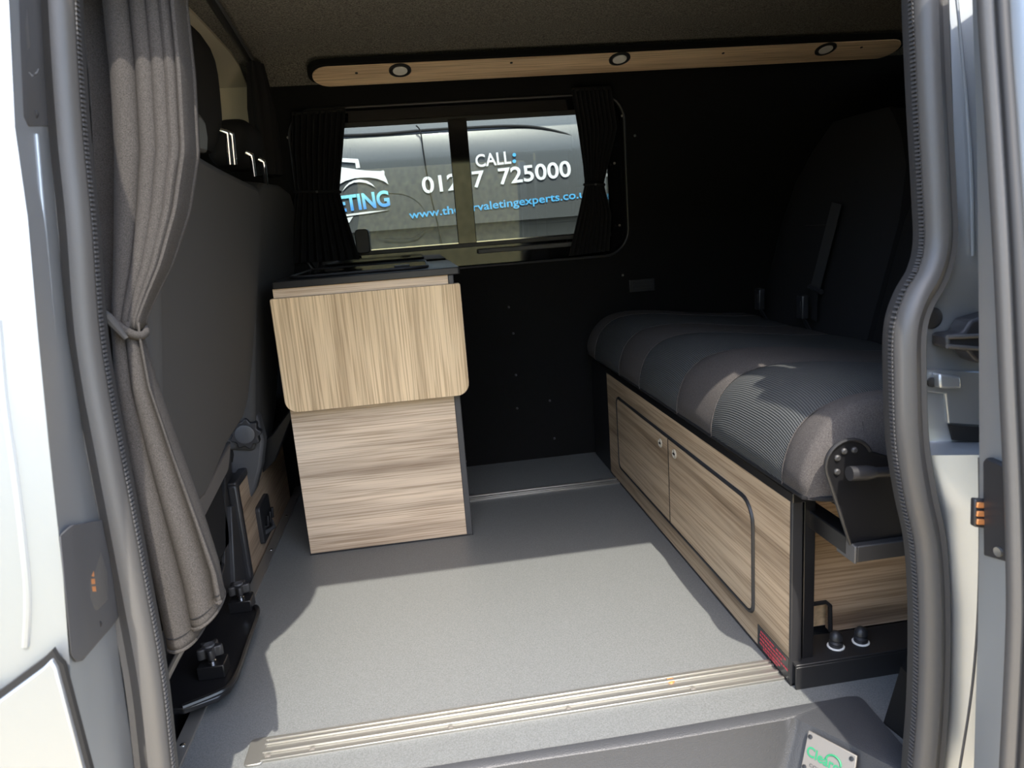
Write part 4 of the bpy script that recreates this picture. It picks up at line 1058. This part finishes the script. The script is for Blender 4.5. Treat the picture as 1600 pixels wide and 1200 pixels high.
# ================================================================== OUTSIDE: neighbouring van
VY = 3.10
van = thing('parked_van', 'dark grey van with white and blue lettering parked beyond the window', 'van', (0.2, VY + 0.9, -0.57))
prof_v = [(VY + 0.06, -0.30), (VY + 0.02, 0.30), (VY + 0.015, 0.72), (VY + 0.012, 0.815), (VY - 0.002, 0.835), (VY, 0.86), (VY + 0.004, 1.10), (VY + 0.02, 1.21), (VY + 0.03, 1.222)]
roof_v = [(VY + 0.036, 1.226), (VY + 0.07, 1.30), (VY + 0.14, 1.37), (VY + 0.35, 1.42), (VY + 0.95, 1.44)]
ring_v = prof_v + roof_v
back_v = [(2 * (VY + 0.95) - y, z) for y, z in reversed(ring_v[:-1])]
full = ring_v + back_v
xs = [-2.0, -1.96, -1.7, 1.9, 2.2, 2.3]
sc_ = [0.86, 0.95, 1.0, 1.0, 0.95, 0.86]
rws = []
for x, s_ in zip(xs, sc_):
    r = [Vector((x, (VY + 0.95) + (y - VY - 0.95) * s_, -0.3 + (z + 0.3) * (0.96 + 0.04 * s_))) for y, z in full]
    r.append(r[0]); rws.append(r)
g = MB().grid(rws); n_ = len(rws[0])
g.f.append(tuple(j for j in range(n_ - 1))); g.f.append(tuple((len(xs) - 1) * n_ + j for j in range(n_ - 1)))
body = g.build('body', 'van_paint', van)
for wx in (-1.35, 1.55):
    wh = MB().lathe((wx, VY + 0.02, -0.25), (0, 1, 0), [(0.20, 0), (0.32, 0.01), (0.325, 0.18), (0.2, 0.19)], 28).build('wheel', 'tyre', van)
    MB().lathe((wx, VY + 0.02, -0.25), (0, -1, 0), [(0.20, 0), (0.19, 0.008), (0.05, 0.012)], 24).build('hub', 'aluminium', wh)
    wh2 = MB().lathe((wx, VY + 1.88, -0.25), (0, -1, 0), [(0.20, 0), (0.32, 0.01), (0.325, 0.18), (0.2, 0.19)], 28).build('wheel', 'tyre', van)
MB().tube(smooth_path([PY(x, y, VY + 0.02) for x, y in [(430, 212), (530, 212), (600, 209), (660, 204), (725, 200), (800, 197), (850, 201), (905, 216), (960, 238)]], 5), 0.006, 8).build('gutter', 'gap_black', van)
MB().tube(smooth_path([PY(x, y, VY - 0.001) for x, y in [(650, 196), (657, 206), (662, 240), (672, 300), (684, 350), (694, 400)]], 5), 0.0030, 6).build('door_gap', 'gap_black', van)
MB().tube(smooth_path([PY(x, y, VY + 0.002) for x, y in [(590, 302), (630, 304), (655, 318), (667, 340), (662, 360), (640, 372), (600, 372)]], 5), 0.0018, 6).build('flap_gap', 'gap_black', van)
LY = VY - 0.0035
def vl(body_, x0, y0, x1, y1, capx, name='lettering', m_='vinyl_white', bold=0.018, spacing=1.0):
    a = PY(x0, y0, LY); c = PY(x1, y1, LY); top_ = PY(x0, y0 - capx, LY)
    ux_ = (c - a).normalized(); up_ = Vector((-ux_.z, 0, ux_.x))
    lettering(name, body_, a, c, up_, (top_ - a).length, m_, van, Vector((0, 0, 0)), bold, spacing)
vl('CALL', 744, 261, 799, 255, 20)
vl('01237  725000', 661, 302, 893, 275, 26)
vl('www.thecarvaletingexperts.co.uk', 640, 342, 926, 307, 13, m_='vinyl_blue', bold=0.012)
vl('VALETING', 474, 338, 610, 321, 25, m_='vinyl_fade', bold=0.03)
for (x, y) in [(803.5, 242), (803.5, 252)]:
    MB().lathe(PY(x, y, LY + 0.002), (0, -1, 0), [(0.0075, 0), (0.0075, 0.002)], 16).build('colon_dot', 'vinyl_blue', van)
def graphic(pts):
    MB().prism([PY(x, y, LY) for x, y in pts], (0, 0.003, 0)).build('logo_mark', 'vinyl_white', van, smooth=False)
cs_ = lambda P: [(520 + x / 7.5, 220 + y / 7.5) for x, y in P]
graphic(cs_([(-60, 190), (80, 200), (295, 212), (305, 235), (320, 315), (272, 322), (262, 258), (80, 246), (-60, 244)]))
graphic(cs_([(-80, 300), (80, 306), (250, 330), (380, 348), (560, 356), (590, 345), (606, 360), (604, 395), (630, 450), (652, 510), (600, 475), (520, 445), (430, 430), (330, 432), (250, 440), (150, 470), (75, 510), (-80, 520)]))
graphic(cs_([(112, 590), (140, 540), (190, 490), (250, 462), (320, 452), (400, 468), (460, 505), (498, 545), (440, 515), (380, 492), (310, 484), (250, 490), (190, 515), (150, 550)]))
graphic(cs_([(-60, 875), (160, 862), (420, 828), (655, 812), (420, 850), (160, 885), (-60, 898)]))
graphic(cs_([(150, 905), (238, 890), (190, 962)]))
